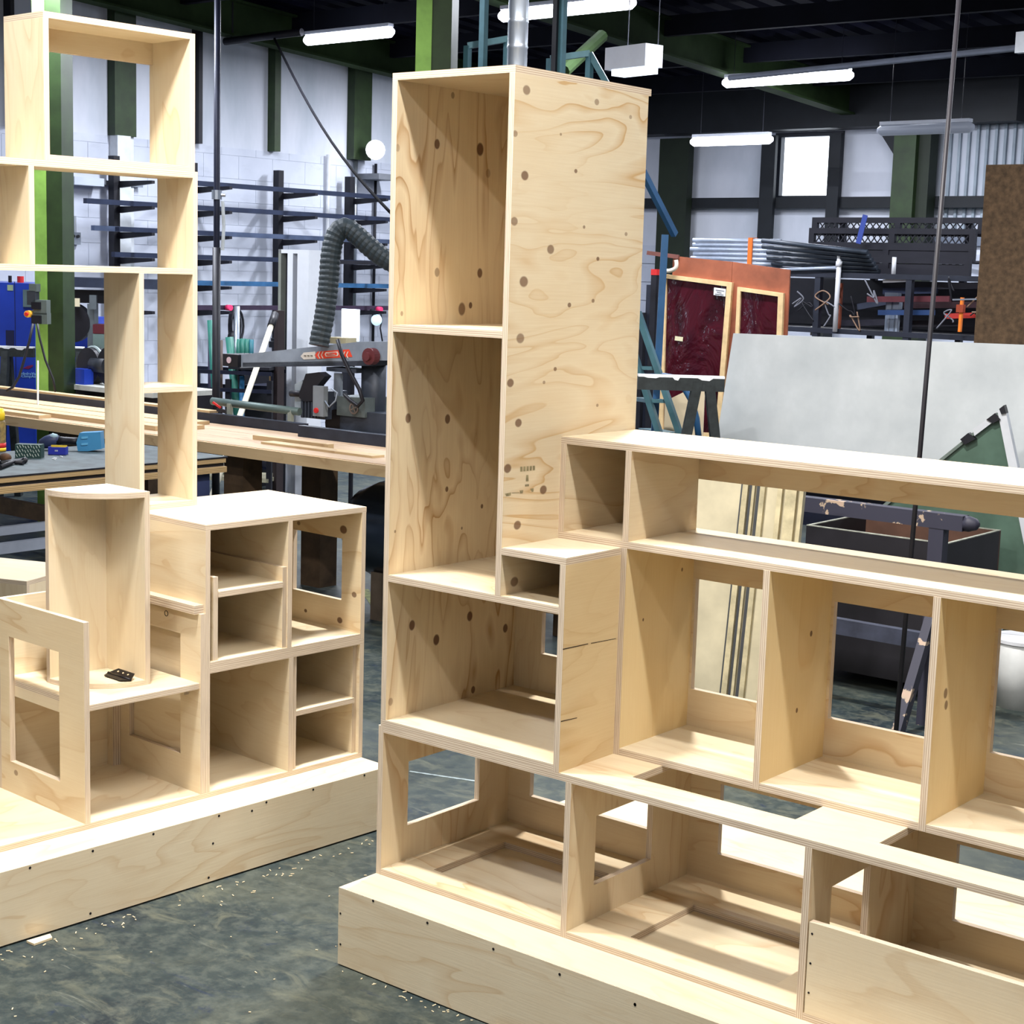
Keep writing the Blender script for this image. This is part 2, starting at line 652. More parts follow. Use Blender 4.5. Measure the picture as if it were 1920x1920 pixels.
bu = thing('base_unit', 'low plywood base unit with cut-out sides under the tall cabinet', 'shelf unit', (1.5, 0.28, HP))
panel('side_panel', bu, (0, T), (0, D), (HP, HT), 0, 2, [(0.105, 0.415, 0.337, 0.522)])
panel('top_panel', bu, (T, XR), (0, D - T), (HT - T, HT), 2, 0, [(0.774, 1.235, 0.103, 0.47), (1.453, 1.912, 0.092, 0.47), (2.13, 2.59, 0.092, 0.47)])
for xa, hy, hz in ((0.644, (0.112, 0.372), (0.330, 0.515)), (1.319, (0.105, 0.300), (0.330, 0.508)), (2.000, (0.105, 0.37), (0.335, 0.515))):
    panel('divider', bu, (xa, xa + T), (0, D - T), (HP, HT - T), 0, 2, [hy + hz])
for xa, xb, h in ((T, 0.644, (0.130, 0.560, 0.094, 0.405)), (0.662, 1.319, (0.800, 1.215, 0.086, 0.378)), (1.337, 2.0, (1.45, 1.9, 0.086, 0.378)), (2.018, XR, (2.13, 2.6, 0.086, 0.378))):
    panel('bottom_panel', bu, (xa, xb), (0, D - T), (HP, HP + T), 2, 0, [h])
panel('back_panel', bu, (T, XR), (D - T, D), (HP, HT), 1, 0, [(0.100, 0.56, 0.336, 0.52), (0.758, 1.22, 0.322, 0.52), (1.44, 1.9, 0.322, 0.52), (2.13, 2.6, 0.322, 0.52)])
bfp = panel('front_panel', bu, (1.3405, 1.998), (0.0, T), (HP + T, 0.456), 1, 0, mats=[BIRCH, EDGE])
for zz in (0.43, 0.36, 0.29):
    screw(bfp, (1.349, 0, zz), (0, -1, 0), 0.0028)

# tall cabinet -----------------------------------------------------------------
E0, W1, W2 = 0.0073, 0.4158, 0.6212
def knots_from(pxs, fn, au, av, uvo):
    out = []
    for (x, y, r, dk) in pxs:
        p = fn(x, y)
        out.append((p[au] + uvo[0], p[av] + uvo[1], r, dk))
    return out

c6 = lambda x, y: (700 + x / 3.5556, 100 + y / 3.5556)
cm = lambda x, y: (700 + x / 3.5556, 780 + y / 3.5556)
tc_ = thing('tall_cabinet', 'tall narrow open-fronted plywood cabinet, the highest piece, with small cubby at its right', 'cabinet', (0.3, 0.28, HT))
UV1 = (3.0, 11.0)
kn = [c6(425, 605) + (0.012, .9), c6(712, 640) + (0.016, .95), c6(425, 1460) + (0.011, .6), c6(710, 1465) + (0.012, .9), c6(590, 1705) + (0.016, .8), c6(648, 1680) + (0.008, .9),
      c6(162, 630) + (0.009, .4), c6(530, 280) + (0.008, .6), c6(190, 1735) + (0.006, .6), c6(765, 800) + (0.011, .45),
      cm(232, 15) + (0.012, .85), cm(495, 20) + (0.012, .9), cm(490, 488) + (0.007, .9), cm(724, 602) + (0.006, .9), cm(145, 770) + (0.004, .7), cm(590, 748) + (0.004, .7),
      cm(258, 1395) + (0.013, .95), cm(420, 1492) + (0.014, .95), cm(643, 1335) + (0.013, .95), cm(880, 1415) + (0.012, .9), cm(665, 1825) + (0.01, .9), cm(115, 1905) + (0.01, .5)]
mL = ply_face('pine_plywood_left_side', (226, 209, 176), (170, 124, 72), rings=12, amount=0.95, spots=0.9,
              knots=knots_from(kn, lambda a, b: on_x(a, b, E0 + T), 2, 1, UV1))
panel('side_panel', tc_, (E0, E0 + T), (0, D - T), (HT + T, 2.362), 0, 2, mats=[mL, EDGE], uvo=UV1)
panel('bottom_panel', tc_, (E0, W2 - T), (0, D - T), (HT, HT + T), 2, 0)
UV2 = (6.0, 21.0)
kn = [c6(1022, 245) + (0.013, .7), c6(1490, 325) + (0.009, .6), c6(945, 535) + (0.009, .6), c6(1010, 815) + (0.013, .85), c6(1350, 785) + (0.006, .8), c6(940, 1120) + (0.012, .7), c6(1182, 1307) + (0.013, .75),
      c6(1405, 1158) + (0.005, .7), c6(1497, 1370) + (0.006, .85), c6(1003, 1522) + (0.015, .8), c6(1307, 1678) + (0.007, .8), c6(1465, 1650) + (0.006, .7), c6(980, 1900) + (0.014, .7),
      c6(1685, 1205) + (0.006, .6), c6(1715, 425) + (0.006, .5), c6(1250, 540) + (0.004, .6), (957, 718, 0.012, .85), (1041, 692, 0.006, .8), (972, 793, 0.012, .85), (1020, 717, 0.005, .6), (1120, 760, 0.005, .6),
      cm(895, 350) + (0.013, .85), cm(1133, 492) + (0.013, .85), cm(960, 728) + (0.013, .85), cm(940, 1105) + (0.014, .8)]
mR = ply_face('pine_plywood_right_side', (218, 204, 176), (186, 144, 88), rings=13, amount=0.85, spots=0.93,
              knots=knots_from(kn, lambda a, b: on_x(a, b, W1), 1, 2, UV2))
rs_ = panel('side_panel', tc_, (W1 - T, W1), (0, D), (1.0653, 2.362), 0, 1, mats=[mR, EDGE], uvo=UV2)
UV3 = (9.0, 31.0)
mC = ply_face('pine_plywood_cubby_side', (222, 200, 158), (190, 146, 88), rings=9, amount=0.55, spots=0.8)
lp_ = panel('side_panel', tc_, (W2 - T, W2), (0, D), (HT, 1.172), 0, 1, mats=[mC, EDGE], uvo=UV3)
panel('cubby_top', tc_, (W1, W2), (0, D), (1.172, 1.19), 2, 0, mats=[BIRCH, EDGE])
panel('shelf', tc_, (E0 + T, W2 - T), (0, D - T), (1.0473, 1.0653), 2, 0)
panel('shelf', tc_, (E0 + T, W1 - T), (0, D - T), (1.717, 1.735), 2, 0)
panel('top_panel', tc_, (E0, W1), (0, D + 0.012), (2.362, 2.38), 2, 0)
panel('back_panel', tc_, (E0, W2 - T), (D - T, D), (HT, 1.172), 1, 2, [(0.125, 0.52, 0.775, 0.90)])
panel('back_panel', tc_, (E0, W1 - T), (D - T, D), (1.172, 2.362), 1, 2)
# faded mill stamp printed on the right side and cracks in the veneer
ink = plain('faded_stamp_ink', (150, 138, 104), 0.8, 0, 0.3, 60)
def decal(parent, fn, pts, name, mat, lift):
    q = [fn(*p) + Vector(lift) for p in pts]
    MB().face(q).build(name, mat, parent)
fx = lambda a, b: on_x(a, b, W1)
kq = lambda x, y: (780 + x / 6.857, 800 + y / 6.857)
for i in range(5):
    xa = 1338 + i * 40
    decal(rs_, fx, [kq(xa, 515 - i * 3), kq(xa + 30, 513 - i * 3), kq(xa + 30, 575 - i * 4), kq(xa, 578 - i * 4)], 'stamp_mark', ink, (0.0006, 0, 0))
for a in ([(1415, 622), (1442, 620), (1446, 700), (1410, 702)], [(1400, 745), (1450, 738), (1450, 765), (1400, 770)], [(1330, 820), (1378, 816), (1370, 855), (1336, 858)],
          [(1465, 798), (1512, 792), (1508, 835), (1490, 838)], [(1140, 862), (1222, 845), (1215, 885), (1160, 892)], [(1230, 850), (1325, 842), (1325, 848), (1230, 856)]):
    decal(rs_, fx, [kq(*q) for q in a], 'stamp_mark', ink, (0.0006, 0, 0))
crk = plain('dark_veneer_crack', (52, 38, 26), 0.9, 0, 0)
fc = lambda a, b: on_x(a, b, W2)
for a in ([(1262, 1552), (1430, 1516), (1432, 1521), (1262, 1559)], [(1450, 1513), (1615, 1482), (1617, 1485), (1450, 1518)]):
    decal(lp_, fc, [cm(*q) for q in a], 'veneer_crack', crk, (0.0006, 0, 0))
k2 = lambda x, y: (620 + x / 3.097, 1300 + y / 3.097)
decal(lp_, fc, [k2(1336, 160), k2(1430, 140), k2(1430, 144), k2(1336, 166)], 'veneer_crack', crk, (0.0006, 0, 0))

# long shelving unit ----------------------------------------------------------
Y1 = 0.234
su = thing('shelving_unit', 'long two-row open plywood shelving unit right of the tall cabinet', 'shelf unit', (1.8, 0.4, HT))
panel('top_panel', su, (W1, XR), (Y1, D), (1.441, 1.459), 2, 0, mats=[BIRCH, EDGE])
panel('shelf', su, (W1, XR), (Y1, D), (1.19, 1.208), 2, 0, mats=[BIRCH, EDGE])
for xa in (0.4158, 0.6233):
    panel('upright', su, (xa, xa + T), (Y1, D - T), (1.208, 1.441), 0, 1)
ups = (0.6213, 1.041, 1.479, 1.917, 2.355, 2.80)
for a_, b_ in zip(ups, ups[1:]):
    panel('bottom_panel', su, (a_ + T, b_), (Y1, D - T), (HT, HT + T), 2, 0, mats=[BIRCH, EDGE])
mU = ply_face('pine_plywood_upright', (228, 206, 160), (204, 164, 106), rings=4, amount=0.35, spots=0.8)
KU = {1: ((1521, 1188, .007, .9), (1494, 1332, .006, .9)), 2: ((1773, 1300, .011, .75), (1774, 1322, .010, .75)), 0: ((1206, 1162, .004, .9), (1279, 1068, .005, .8))}
for iu, xa in enumerate(ups):
    mU_ = mU
    if iu in KU:
        mU_ = ply_face('pine_plywood_upright_%d' % iu, (228, 206, 160), (204, 164, 106), rings=4, amount=0.45, spots=0.85, knots=knots_from(KU[iu], lambda a, b: on_x(a, b, xa + T), 2, 1, (2.0 + iu, 5.0)))
    panel('upright', su, (xa, xa + T), (Y1 - 0.0007, D - T), (HT + 0.0003, 1.19), 0, 2, mats=[mU_, EDGE], uvo=(2.0 + iu, 5.0))
panel('back_panel', su, (0.4338, 0.6233), (D - T, D), (1.208, 1.441), 1, 0)
panel('back_rail', su, (0.6233, XR), (D - T, D), (1.345, 1.441), 1, 0)
hs = [(a + T + 0.008, b - 0.008, 0.766, 1.073) for a, b in zip(ups, ups[1:])]
panel('back_panel', su, (0.6392, 2.80), (D - T, D), (HT, 1.19), 1, 0, hs)
p = on_y(700 + 1494 / 3.5556, 780 + 657 / 3.5556, D - T)
MB().cyl(p, p - Vector((0, 0.0012, 0)), 0.0085, n=14).build('knot_hole', plain('dark_knot_hole', (30, 22, 16), 0.9, 0, 0), su)

# ------------------------------------------------------------------ left-hand display run (turned to face +x)
LF = Frame((-0.7495, -0.7004), 0)
LF.e = Vector((0.0573, 0.9984, 0)).normalized()
LF.n = Vector((-LF.e.y, LF.e.x, 0))
def LP(name, parent, a, b, z, thick, grain, holes=(), mats=None, uvo=None):
    return panel(name, parent, a, b, z, thick, grain, holes, mats or [BIRCH, EDGE], LF, uvo)
HL = 0.2165
pl2 = thing('plinth', 'plywood plinth under the run with the quarter-round cabinet and stepped shelves', 'plinth', LF.P(0.3, 0.0, 0))
LP('front_panel', pl2, (-1.3, 1.462), (0, T), (0.006, HL), 1, 0)
LP('top_panel', pl2, (-1.3, 1.462), (T, 0.66), (HL - T, HL), 2, 0)
LP('end_panel', pl2, (1.462 - T, 1.462), (T, 0.66), (0.006, HL - T), 0, 1)
kL = lambda x, y: (x / 2.6667, 1400 + y / 2.6667)
for q in ((150, 606), (464, 522), (767, 437), (1095, 346), (1260, 321), (1332, 278), (1566, 215), (1822, 143), (1065, 484), (1043, 655), (452, 834)):
    screw(pl2, at_plane(*kL(*q), LF.o, LF.n), -LF.n, 0.004)

ob = thing('bay_unit', 'low open plywood bay with cut-out side panel, holding the quarter-round cabinet', 'shelf unit', LF.P(0.4, 0.35, HL))
LP('bottom_panel', ob, (-1.3, 0.800), (0.14, 0.645), (HL, HL + T), 2, 0)
def lf_local(px, py, a):
    p = at_plane(px, py, LF.P(a, 0, 0), LF.e) - LF.o
    return Vector((p.dot(LF.e), p.dot(LF.n), p.z))
def lknots(nm, pxs, a, uvo):
    return ply_face(nm, (228, 210, 176), (188, 146, 92), rings=6, amount=0.5, spots=0.8, knots=knots_from(pxs, lambda x_, y_: lf_local(x_, y_, a), 1, 2, uvo))
LP('side_panel', ob, (0.365, 0.383), (0.14, 0.60), (HL + T, 0.840), 0, 1, [(0.272, 0.548, 0.334, 0.730)], [lknots('birch_bay_side', ((22, 1255, .008, .35), (30, 1449, .010, .6)), 0.365, (4.0, 7.0)), EDGE], (4.0, 7.0))
LP('side_panel', ob, (0.782, 0.800), (0.14, 0.60), (HL + T, 0.8085), 0, 1, [(0.2435, 0.52, 0.344, 0.732)])
_c = at_plane(312, 1150, LF.P(0.782, 0, 0), LF.e)
MB().tube([_c - LF.e * 0.0006 + LF.n * (0.0085 * math.cos(i * math.pi / 10)) + Vector((0, 0, 0.0085 * math.sin(i * math.pi / 10))) for i in range(21)], 0.0011, 6).build('drilled_ring', plain('dark_knot_hole', (30, 22, 16), 0.9, 0, 0), ob)
LP('batten', ob, (0.765, 0.800), (0.15, 0.60), (0.8085, 0.8355), 2, 1)
LP('shelf', ob, (0.383, 0.782), (0.146, 0.60), (0.572, 0.590), 2, 0)
LP('shelf_batten', ob, (0.383, 0.401), (0.20, 0.60), (0.538, 0.572), 0, 1)
LP('shelf_batten', ob, (0.764, 0.782), (0.20, 0.60), (0.545, 0.572), 0, 1)
LP('back_panel', ob, (0.365, 0.800), (0.60, 0.618), (HL + T, 0.840), 1, 0)
LP('corner_batten', ob, (0.752, 0.782), (0.57, 0.60), (HL + T, 0.572), 0, 2)

lc = thing('cube_unit', 'lower plywood cube unit with two bays, right bay split by a shelf', 'shelf unit', LF.P(1.13, 0.4, HL))
LP('bottom_panel', lc, (0.800, 1.466), (0.14, 0.645), (HL, HL + T), 2, 0)
Z0, Z1 = HL + T, 0.634
LP('side_panel', lc, (0.800, 0.818), (0.14, 0.64), (Z0, Z1), 0, 1)
LP('side_panel', lc, (1.448, 1.466), (0.14, 0.64), (Z0, Z1 - T), 0, 1)
LP('divider', lc, (1.137, 1.155), (0.14, 0.64), (Z0, Z1 - T), 0, 1)
LP('top_panel', lc, (0.818, 1.466), (0.14, 0.64), (Z1 - T, Z1), 2, 0)
LP('back_panel', lc, (0.800, 1.466), (0.64, 0.655), (Z0, Z1), 1, 0)
LP('inner_side', lc, (1.155, 1.173), (0.145, 0.63), (Z0, Z1 - T), 0, 1)
LP('inner_side', lc, (1.430, 1.448), (0.155, 0.63), (Z0, Z1 - T), 0, 1)
LP('shelf', lc, (1.173, 1.430), (0.145, 0.63), (0.4138, 0.4310), 2, 0)

uc = thing('cube_unit', 'upper plywood cube unit with pale flat top beside the shelf tower', 'shelf unit', LF.P(1.13, 0.4, Z1))
LP('side_panel', uc, (0.800, 0.818), (0.14, 0.655), (Z1, 1.0677), 0, 1)
LP('side_panel', uc, (1.448, 1.466), (0.14, 0.655), (Z1, 1.0677), 0, 1, [(0.238, 0.494, 0.753, 0.966)], [lknots('birch_cube_side', ((644, 993, .016, .9), (664, 1115, .011, .8), (637, 1163, .012, .9), (573, 1145, .007, .9), (560, 981, .008, .7)), 1.448, (5.0, 9.0)), EDGE], (5.0, 9.0))
LP('divider', uc, (1.128, 1.146), (0.14, 0.64), (Z1 + T, 1.0677), 0, 1)
LP('bottom_panel', uc, (0.818, 1.448), (0.14, 0.64), (Z1, Z1 + T), 2, 0)
LP('top_panel', uc, (0.800, 1.467), (0.14, 0.657), (1.0677, 1.0857), 2, 0)
LP('back_panel', uc, (0.818, 1.448), (0.64, 0.655), (Z1, 1.0677), 1, 0)
LP('inner_side', uc, (0.8335, 0.8515), (0.145, 0.60), (Z1 + T, 0.918), 0, 1)
LP('inner_side', uc, (1.110, 1.128), (0.145, 0.60), (Z1 + T, 0.918), 0, 1)
LP('shelf', uc, (0.8515, 1.110), (0.142, 0.60), (0.8530, 0.8710), 2, 0)

BT, BB = 0.495, 0.688
tw = thing('shelf_tower', 'tall stepped plywood shelf tower standing on the upper cube unit', 'shelf unit', LF.P(0.92, 0.59, 1.0857))
LP('upright', tw, (0.808, 0.826), (BT, BB), (1.0857, 1.842), 0, 2)
LP('upright', tw, (1.0155, 1.0335), (BT, BB), (1.0857, 1.86), 0, 2)
LP('base_panel', tw, (0.826, 1.0155), (BT, BB), (1.0857, 1.1045), 2, 0)
LP('shelf', tw, (0.826, 1.0155), (BT, BB), (1.464, 1.4825), 2, 0)
LP('shelf', tw, (-0.30, 1.0155), (BT, BB), (1.842, 1.8605), 2, 0)
LP('shelf', tw, (-0.30, 1.0155), (BT, BB), (2.149, 2.169), 2, 0)
LP('upright', tw, (0.4215, 0.4395), (BT, BB), (1.8605, 2.149), 0, 2)
LP('upright', tw, (1.0155, 1.0335), (BT, BB), (1.86, 2.169), 0, 2)
LP('upright', tw, (-0.318, -0.30), (BT, BB), (1.842, 2.169), 0, 2)

ZBR = 2.512
tb = thing('open_box', 'open plywood box frame on top of the shelf tower, nearest the ceiling', 'box', LF.P(0.75, 0.6, 2.169))
LP('side_panel', tb, (0.4755, 0.4935), (BT, 0.712), (2.169, 2.580), 0, 2)
LP('side_panel', tb, (1.003, 1.0225), (BT, 0.712), (2.169, 2.580), 0, 2)
LP('top_panel', tb, (0.4755, 1.0225), (BT, 0.712), (2.580, 2.598), 2, 0)
LP('back_rail', tb, (0.4935, 1.003), (0.694, 0.712), (ZBR, 2.580), 1, 0)
LP('bottom_panel', tb, (0.4935, 1.003), (BT, 0.712), (2.169, 2.186), 2, 0)

# quarter-round cabinet
qc = thing('quarter_round_cabinet', 'quarter-round plywood corner cabinet with open curved front, standing on the bay shelf', 'cabinet', LF.P(0.58, 0.36, 0.59))
LP('side_panel', qc, (0.645, 0.663), (0.236, 0.46), (0.59, 1.190), 0, 2)
LP('side_panel', qc, (0.441, 0.645), (0.442, 0.46), (0.59, 1.190), 1, 2)
def quarter(name, z0, z1, r):
    mb = MB()
    n = 14
    arc = [(0.645 - r * math.sin(math.pi / 2 * i / n), 0.442 - r * math.cos(math.pi / 2 * i / n)) for i in range(n + 1)]
    ring = [(0.645, 0.442)] + arc
    for z in (z0, z1):
        mb.face([LF.P(a, b, z) for a, b in ring], 0, [(a + 3, b + 5) for a, b in ring])
    l = 0
    for i in range(len(ring)):
        (a, b), (c, d) = ring[i], ring[(i + 1) % len(ring)]
        w = math.hypot(c - a, d - b)
        mb.face([LF.P(a, b, z0), LF.P(c, d, z0), LF.P(c, d, z1), LF.P(a, b, z1)], 1, [(l, 0), (l + w, 0), (l + w, 1), (l, 1)])
        l += w
    return mb.build(name, [BIRCH, EDGE], qc)
quarter('bottom_panel', 0.59, 0.606, 0.206)
quarter('top_panel', 1.173, 1.190, 0.206)
# ------------------------------------------------------------------ hall steelwork
def R(fr, r, t0, t1, z0=None, z1=None):
    """pixel rectangle on a frame -> box limits (s0, s1, t0, t1, z0, z1)"""
    sa, za = fr.uv(r[0], r[1])
    sb, zb_ = fr.uv(r[2], r[3])
    lo, hi = min(za, zb_), max(za, zb_)
    return (min(sa, sb), max(sa, sb), t0, t1, lo if z0 is None else z0, hi if z1 is None else z1)

def zr(y):                      # underside of the sloping roof deck
    return 4.85 - 0.056 * y

LW = Frame((WX, 0), 90)
def lw(px, py, t=0.0): return LW.uv(px, py, t)

# steel posts of the left wall above the blockwork, white casings below
for (xa, xb, py, m) in ((502, 513, 284, GREEN_D), (650.6, 683, 299, GREEN_D), (203, 243, 250, GREEN_D), (360, 367, 268, BLACK), (10, 17, 232, BLACK)):
    a, b = lw(xa, py)[0], lw(xb, py)[0]
    MB().box(a, b, -0.10, 0.03, 3.0, zr(a) - 0.05, fr=LW).build('steel_post', m, wl)
a, b = lw(205, 260)[0], lw(243, 260)[0]
MB().box(a, b - 0.08, -0.12, -0.001, 0, 3.0, fr=LW).box(b - 0.06, b, -0.06, -0.001, 0, 3.0, fr=LW).build('post_casing', plain('white_post_casing', (205, 210, 216), 0.7, 0, 0.1), wl)

# green columns: lit and shaded sides of one paint put into the colour
def column(label, px0, px1, pxm, d, deg):
    p = at_d((px0 + px1) / 2, 500, d)
    fr = Frame(p, deg)
    s0_, s1_ = fr.uv(px0, 500)[0], fr.uv(px1, 500)[0]
    top = zr(p.y) + 0.02
    o = thing('steel_column', label, 'column', fr.P((s0_ + s1_) / 2, 0.1, 0))
    o['kind'] = 'structure'
    del o['category']
    w = s1_ - s0_
    sm = fr.uv(pxm, 500)[0]
    MB().box(s0_, sm, 0.0, 0.016, 0, top, fr=fr).build('flange', GREEN_LIT, o)
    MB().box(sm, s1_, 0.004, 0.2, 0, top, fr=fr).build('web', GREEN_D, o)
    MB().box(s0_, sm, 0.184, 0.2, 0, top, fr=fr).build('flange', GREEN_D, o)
    return o, fr
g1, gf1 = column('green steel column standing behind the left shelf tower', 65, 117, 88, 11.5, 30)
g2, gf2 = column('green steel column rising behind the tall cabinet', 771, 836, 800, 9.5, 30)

# roof beams: rafters along y, purlins along x
BEAM = plain('dark_roof_steel', (14, 16, 26), 0.8, 0, 0.2, 3, spec=0.15)
BEAMG = plain('green_roof_steel', (40, 56, 30), 0.8, 0, 0.25, 2, spec=0.15)
def rafter(x, ya, yb, drop=0.42, deep=0.34):
    mb = MB()
    for (w, h0, h1) in ((0.17, drop, drop - 0.02), (0.012, drop - 0.02, drop - deep + 0.02), (0.17, drop - deep + 0.02, drop - deep)):
        c = []
        for z_ in (h0, h1):
            c += [Vector((x - w / 2, ya, zr(ya) - z_)), Vector((x + w / 2, ya, zr(ya) - z_)), Vector((x + w / 2, yb, zr(yb) - z_)), Vector((x - w / 2, yb, zr(yb) - z_))]
        mb.hexa(c)
    return struct(mb.build('roof_rafter', BEAMG))
rafter(-5.84, 5.0, 13.7)
rafter(-9.3, 3.0, 13.8)
rafter(-1.2, 6.0, 13.4)
rafter(2.6, 6.0, 13.3)
for y in (5.6, 7.0, 8.4, 9.8, 11.2, 12.6):
    struct(MB().box(-9.5, 8.0, y, y + 0.07, zr(y) - 0.24, zr(y) - 0.06).build('roof_purlin', BEAM))
# brace tube and conduit under the roof
struct(MB().cyl(at_d(1128, 68, 12.6), at_d(1056, 134, 12.0), 0.05, n=10).build('roof_brace', BEAMG))
struct(MB().cyl(at_d(1368, 146, 14.6), at_d(1925, 88, 11.9), 0.025, n=8).build('roof_conduit', plain('grey_conduit', (120, 126, 140), 0.5, 0.3, 0.1)))
# eaves member of the left wall, purlin rails and columns of the far wall
struct(MB().box(WX - 0.02, WX + 0.12, 2.0, 13.7, 4.05, 4.05 + 0.12).build('eaves_rail', BEAM)).rotation_euler = (math.atan(-0.056), 0, 0)
FD = plain('far_wall_dark_steel', (20, 24, 30), 0.6, 0.1, 0.2, 3)
def fwpart(name, r, t0, t1, m, z0=None, z1=None):
    return MB().box(*R(FW, r, t0, t1, z0, z1), fr=FW).build(name, m, wf)
fwpart('sheeting_rail', (1150, 377, 1860, 362), -0.14, -0.001, FD, FW.uv(1500, 391)[1], FW.uv(1500, 371)[1])
fwpart('cladding_rail', (1700, 444, 1880, 462), -0.06, -0.001, plain('grey_rail', (110, 118, 134), 0.6))
GREEN_K = plain('blackish_green_steel', (24, 34, 20), 0.6, 0, 0.2, 4)
fwpart('steel_post', (1262, 250, 1305, 500), -0.26, -0.15, GREEN_K, 0, 3.5)
fwpart('steel_post', (1447, 250, 1460, 500), -0.20, -0.15, FD, 0, 3.5)
fwpart('steel_post', (1573, 250, 1582, 470), -0.20, -0.15, FD, 0, 3.5)
fwpart('steel_post', (1711, 250, 1736, 500), -0.40, -0.33, GREEN_D, 0, 3.5)
fwpart('steel_post', (1730, 250, 1757, 500), -0.33, -0.15, GREEN_K, 0, 3.5)
q = [FW.P(FW.uv(*w)[0], -0.30, FW.uv(*w)[1]) for w in ((1672, 248), (1760, 248), (1760, 310), (1711, 310))]
MB().prism(q, FW.n * 0.12).build('haunch', FD, wf)
fwpart('eaves_beam', (1150, 245, 1930, 236), -0.32, -0.001, FD, FW.uv(1500, 247)[1], 4.25)
sa = FW.uv(1100, 470)[0]
fbk = MB()
zz = 0
while zz < 2.15:
    y = sa - (0.2 if int(round(zz / 0.225)) % 2 else 0)
    while y < FW.uv(1330, 470)[0]:
        MB().box(y, y + 0.44, -0.03, -0.001, zz, zz + 0.218, fr=FW).build('block', BLOCK, wf)
        y += 0.45
    zz += 0.225
MB().box(FW.uv(1330, 470)[0] + 0.3, 13.9, -0.03, -0.001, 0, 2.2, fr=FW).build('block_band', BLOCK, wf)
RIB = plain('ribbed_cladding', (150, 162, 174), 0.6, 0, 0.2, 2)
for i in range(9):
    px = 1780 + i * 17
    s = FW.uv(px, 300)[0]
    MB().box(s, s + 0.03, -0.035, -0.001, 2.3, 3.55, fr=FW).build('cladding_rib', RIB, wf)

# ------------------------------------------------------------------ lamps in view
TUBE = plain('lit_tube', (250, 250, 255), 0.3, 0, 0, emit=(236, 240, 255), strength=9.0)
HOUS = plain('lamp_housing', (190, 194, 205), 0.5, 0, 0.08)
def strip(label, pa, pb, z, chains=True):
    a, b = at_z(*pa, z), None
    m = at_z((pa[0] + pb[0]) / 2, (pa[1] + pb[1]) / 2, z)
    fr = Frame(m, -2)
    sa_, sb_ = fr.uv(*pa)[0], fr.uv(*pb)[0]
    o = thing('strip_light', label, 'light', fr.P((sa_ + sb_) / 2, 0, z), 'fluorescent strip lights under the roof')
    n = 10
    prof = [fr.P(sa_ + 0.03, 0, z), fr.P(sb_ - 0.03, 0, z)]
    MB().tube([fr.P(sa_, 0, z), fr.P(sa_ + 0.04, 0, z), fr.P(sb_ - 0.04, 0, z), fr.P(sb_, 0, z)], [0.025, 0.05, 0.05, 0.025], 12).build('diffuser', TUBE, o, True)
    MB().box(sa_ + 0.03, sb_ - 0.03, -0.035, 0.035, z + 0.045, z + 0.075, fr=fr).build('housing', HOUS, o)
    for s in (sa_ + 0.12, sb_ - 0.12):
        p = fr.P(s, 0, z + 0.075)
        MB().cyl(p, Vector((p.x, p.y, zr(p.y) - 0.02)), 0.0035, n=6).build('chain', plain('dark_chain', (40, 42, 52), 0.6, 0.2, 0), o)
    return o
strip('lit fluorescent strip on a chain above the wall rack, left of the green column', (572, 77), (737, 58), 3.95)
strip('lit fluorescent strip directly below the grey conduit, nearest the hanging rod', (1356, 158), (1599, 138), 3.75)
strip('lit fluorescent strip behind the round metal duct above the tall cabinet', (937, 31), (1190, 4), 3.9)
strip('lit fluorescent strip just left of the bright window', (1296, 268), (1448, 259), 3.32)
o = strip('long strip light with only a faint glow, right of the bright window', (1646, 247), (1826, 236), 3.25)
[c for c in o.children if c.name.startswith('diffuser')][0].data.materials[0] = plain('dim_tube', (110, 116, 130), 0.4, 0, 0, emit=(200, 210, 230), strength=0.12)

fr = Frame(at_d(1190, 105, 11.0), -12)
hb = thing('unit_heater', 'white box-shaped light fitting with a glowing underside', 'light', fr.P(0, 0.2, at_d(1190, 125, 11.0).z))
r = R(fr, (1135, 90, 1209, 123), 0, 0.16)
MB().box(*r, fr=fr).build('casing', plain('white_enamel', (214, 216, 226), 0.4, 0, 0.04), hb)
MB().box(r[0] + 0.05, r[1] - 0.02, 0.02, 0.14, r[4] - 0.04, r[4], fr=fr).build('diffuser', plain('glowing_diffuser', (250, 252, 255), 0.3, 0, 0, emit=(225, 240, 255), strength=2.5), hb)
for s in (r[0] + 0.05, r[1] - 0.05):
    p = fr.P(s, 0.16, r[5])
    MB().cyl(p, (p.x, p.y, zr(p.y)), 0.004, n=6).build('hanger', plain('dark_chain', (40, 42, 52)), hb)
fr = Frame(at_d(1915, 78, 11.5), -12)
so = MB().box(*R(fr, (1905, 60, 1960, 94), 0, 0.05), fr=fr).build('wall_sign', plain('white_sign', (220, 222, 226), 0.5, 0, 0.1))
tag(so, 'small white sign box hanging at the upper right edge', 'sign')
p = fr.P(*[R(fr, (1905, 60, 1960, 94), 0, 0.05)[i] for i in (0, 2, 5)])
MB().cyl(p + Vector((0.1, 0.02, 0)), (p.x + 0.1, p.y + 0.02, zr(p.y)), 0.006, n=6).build('hanger', HOUS, so)

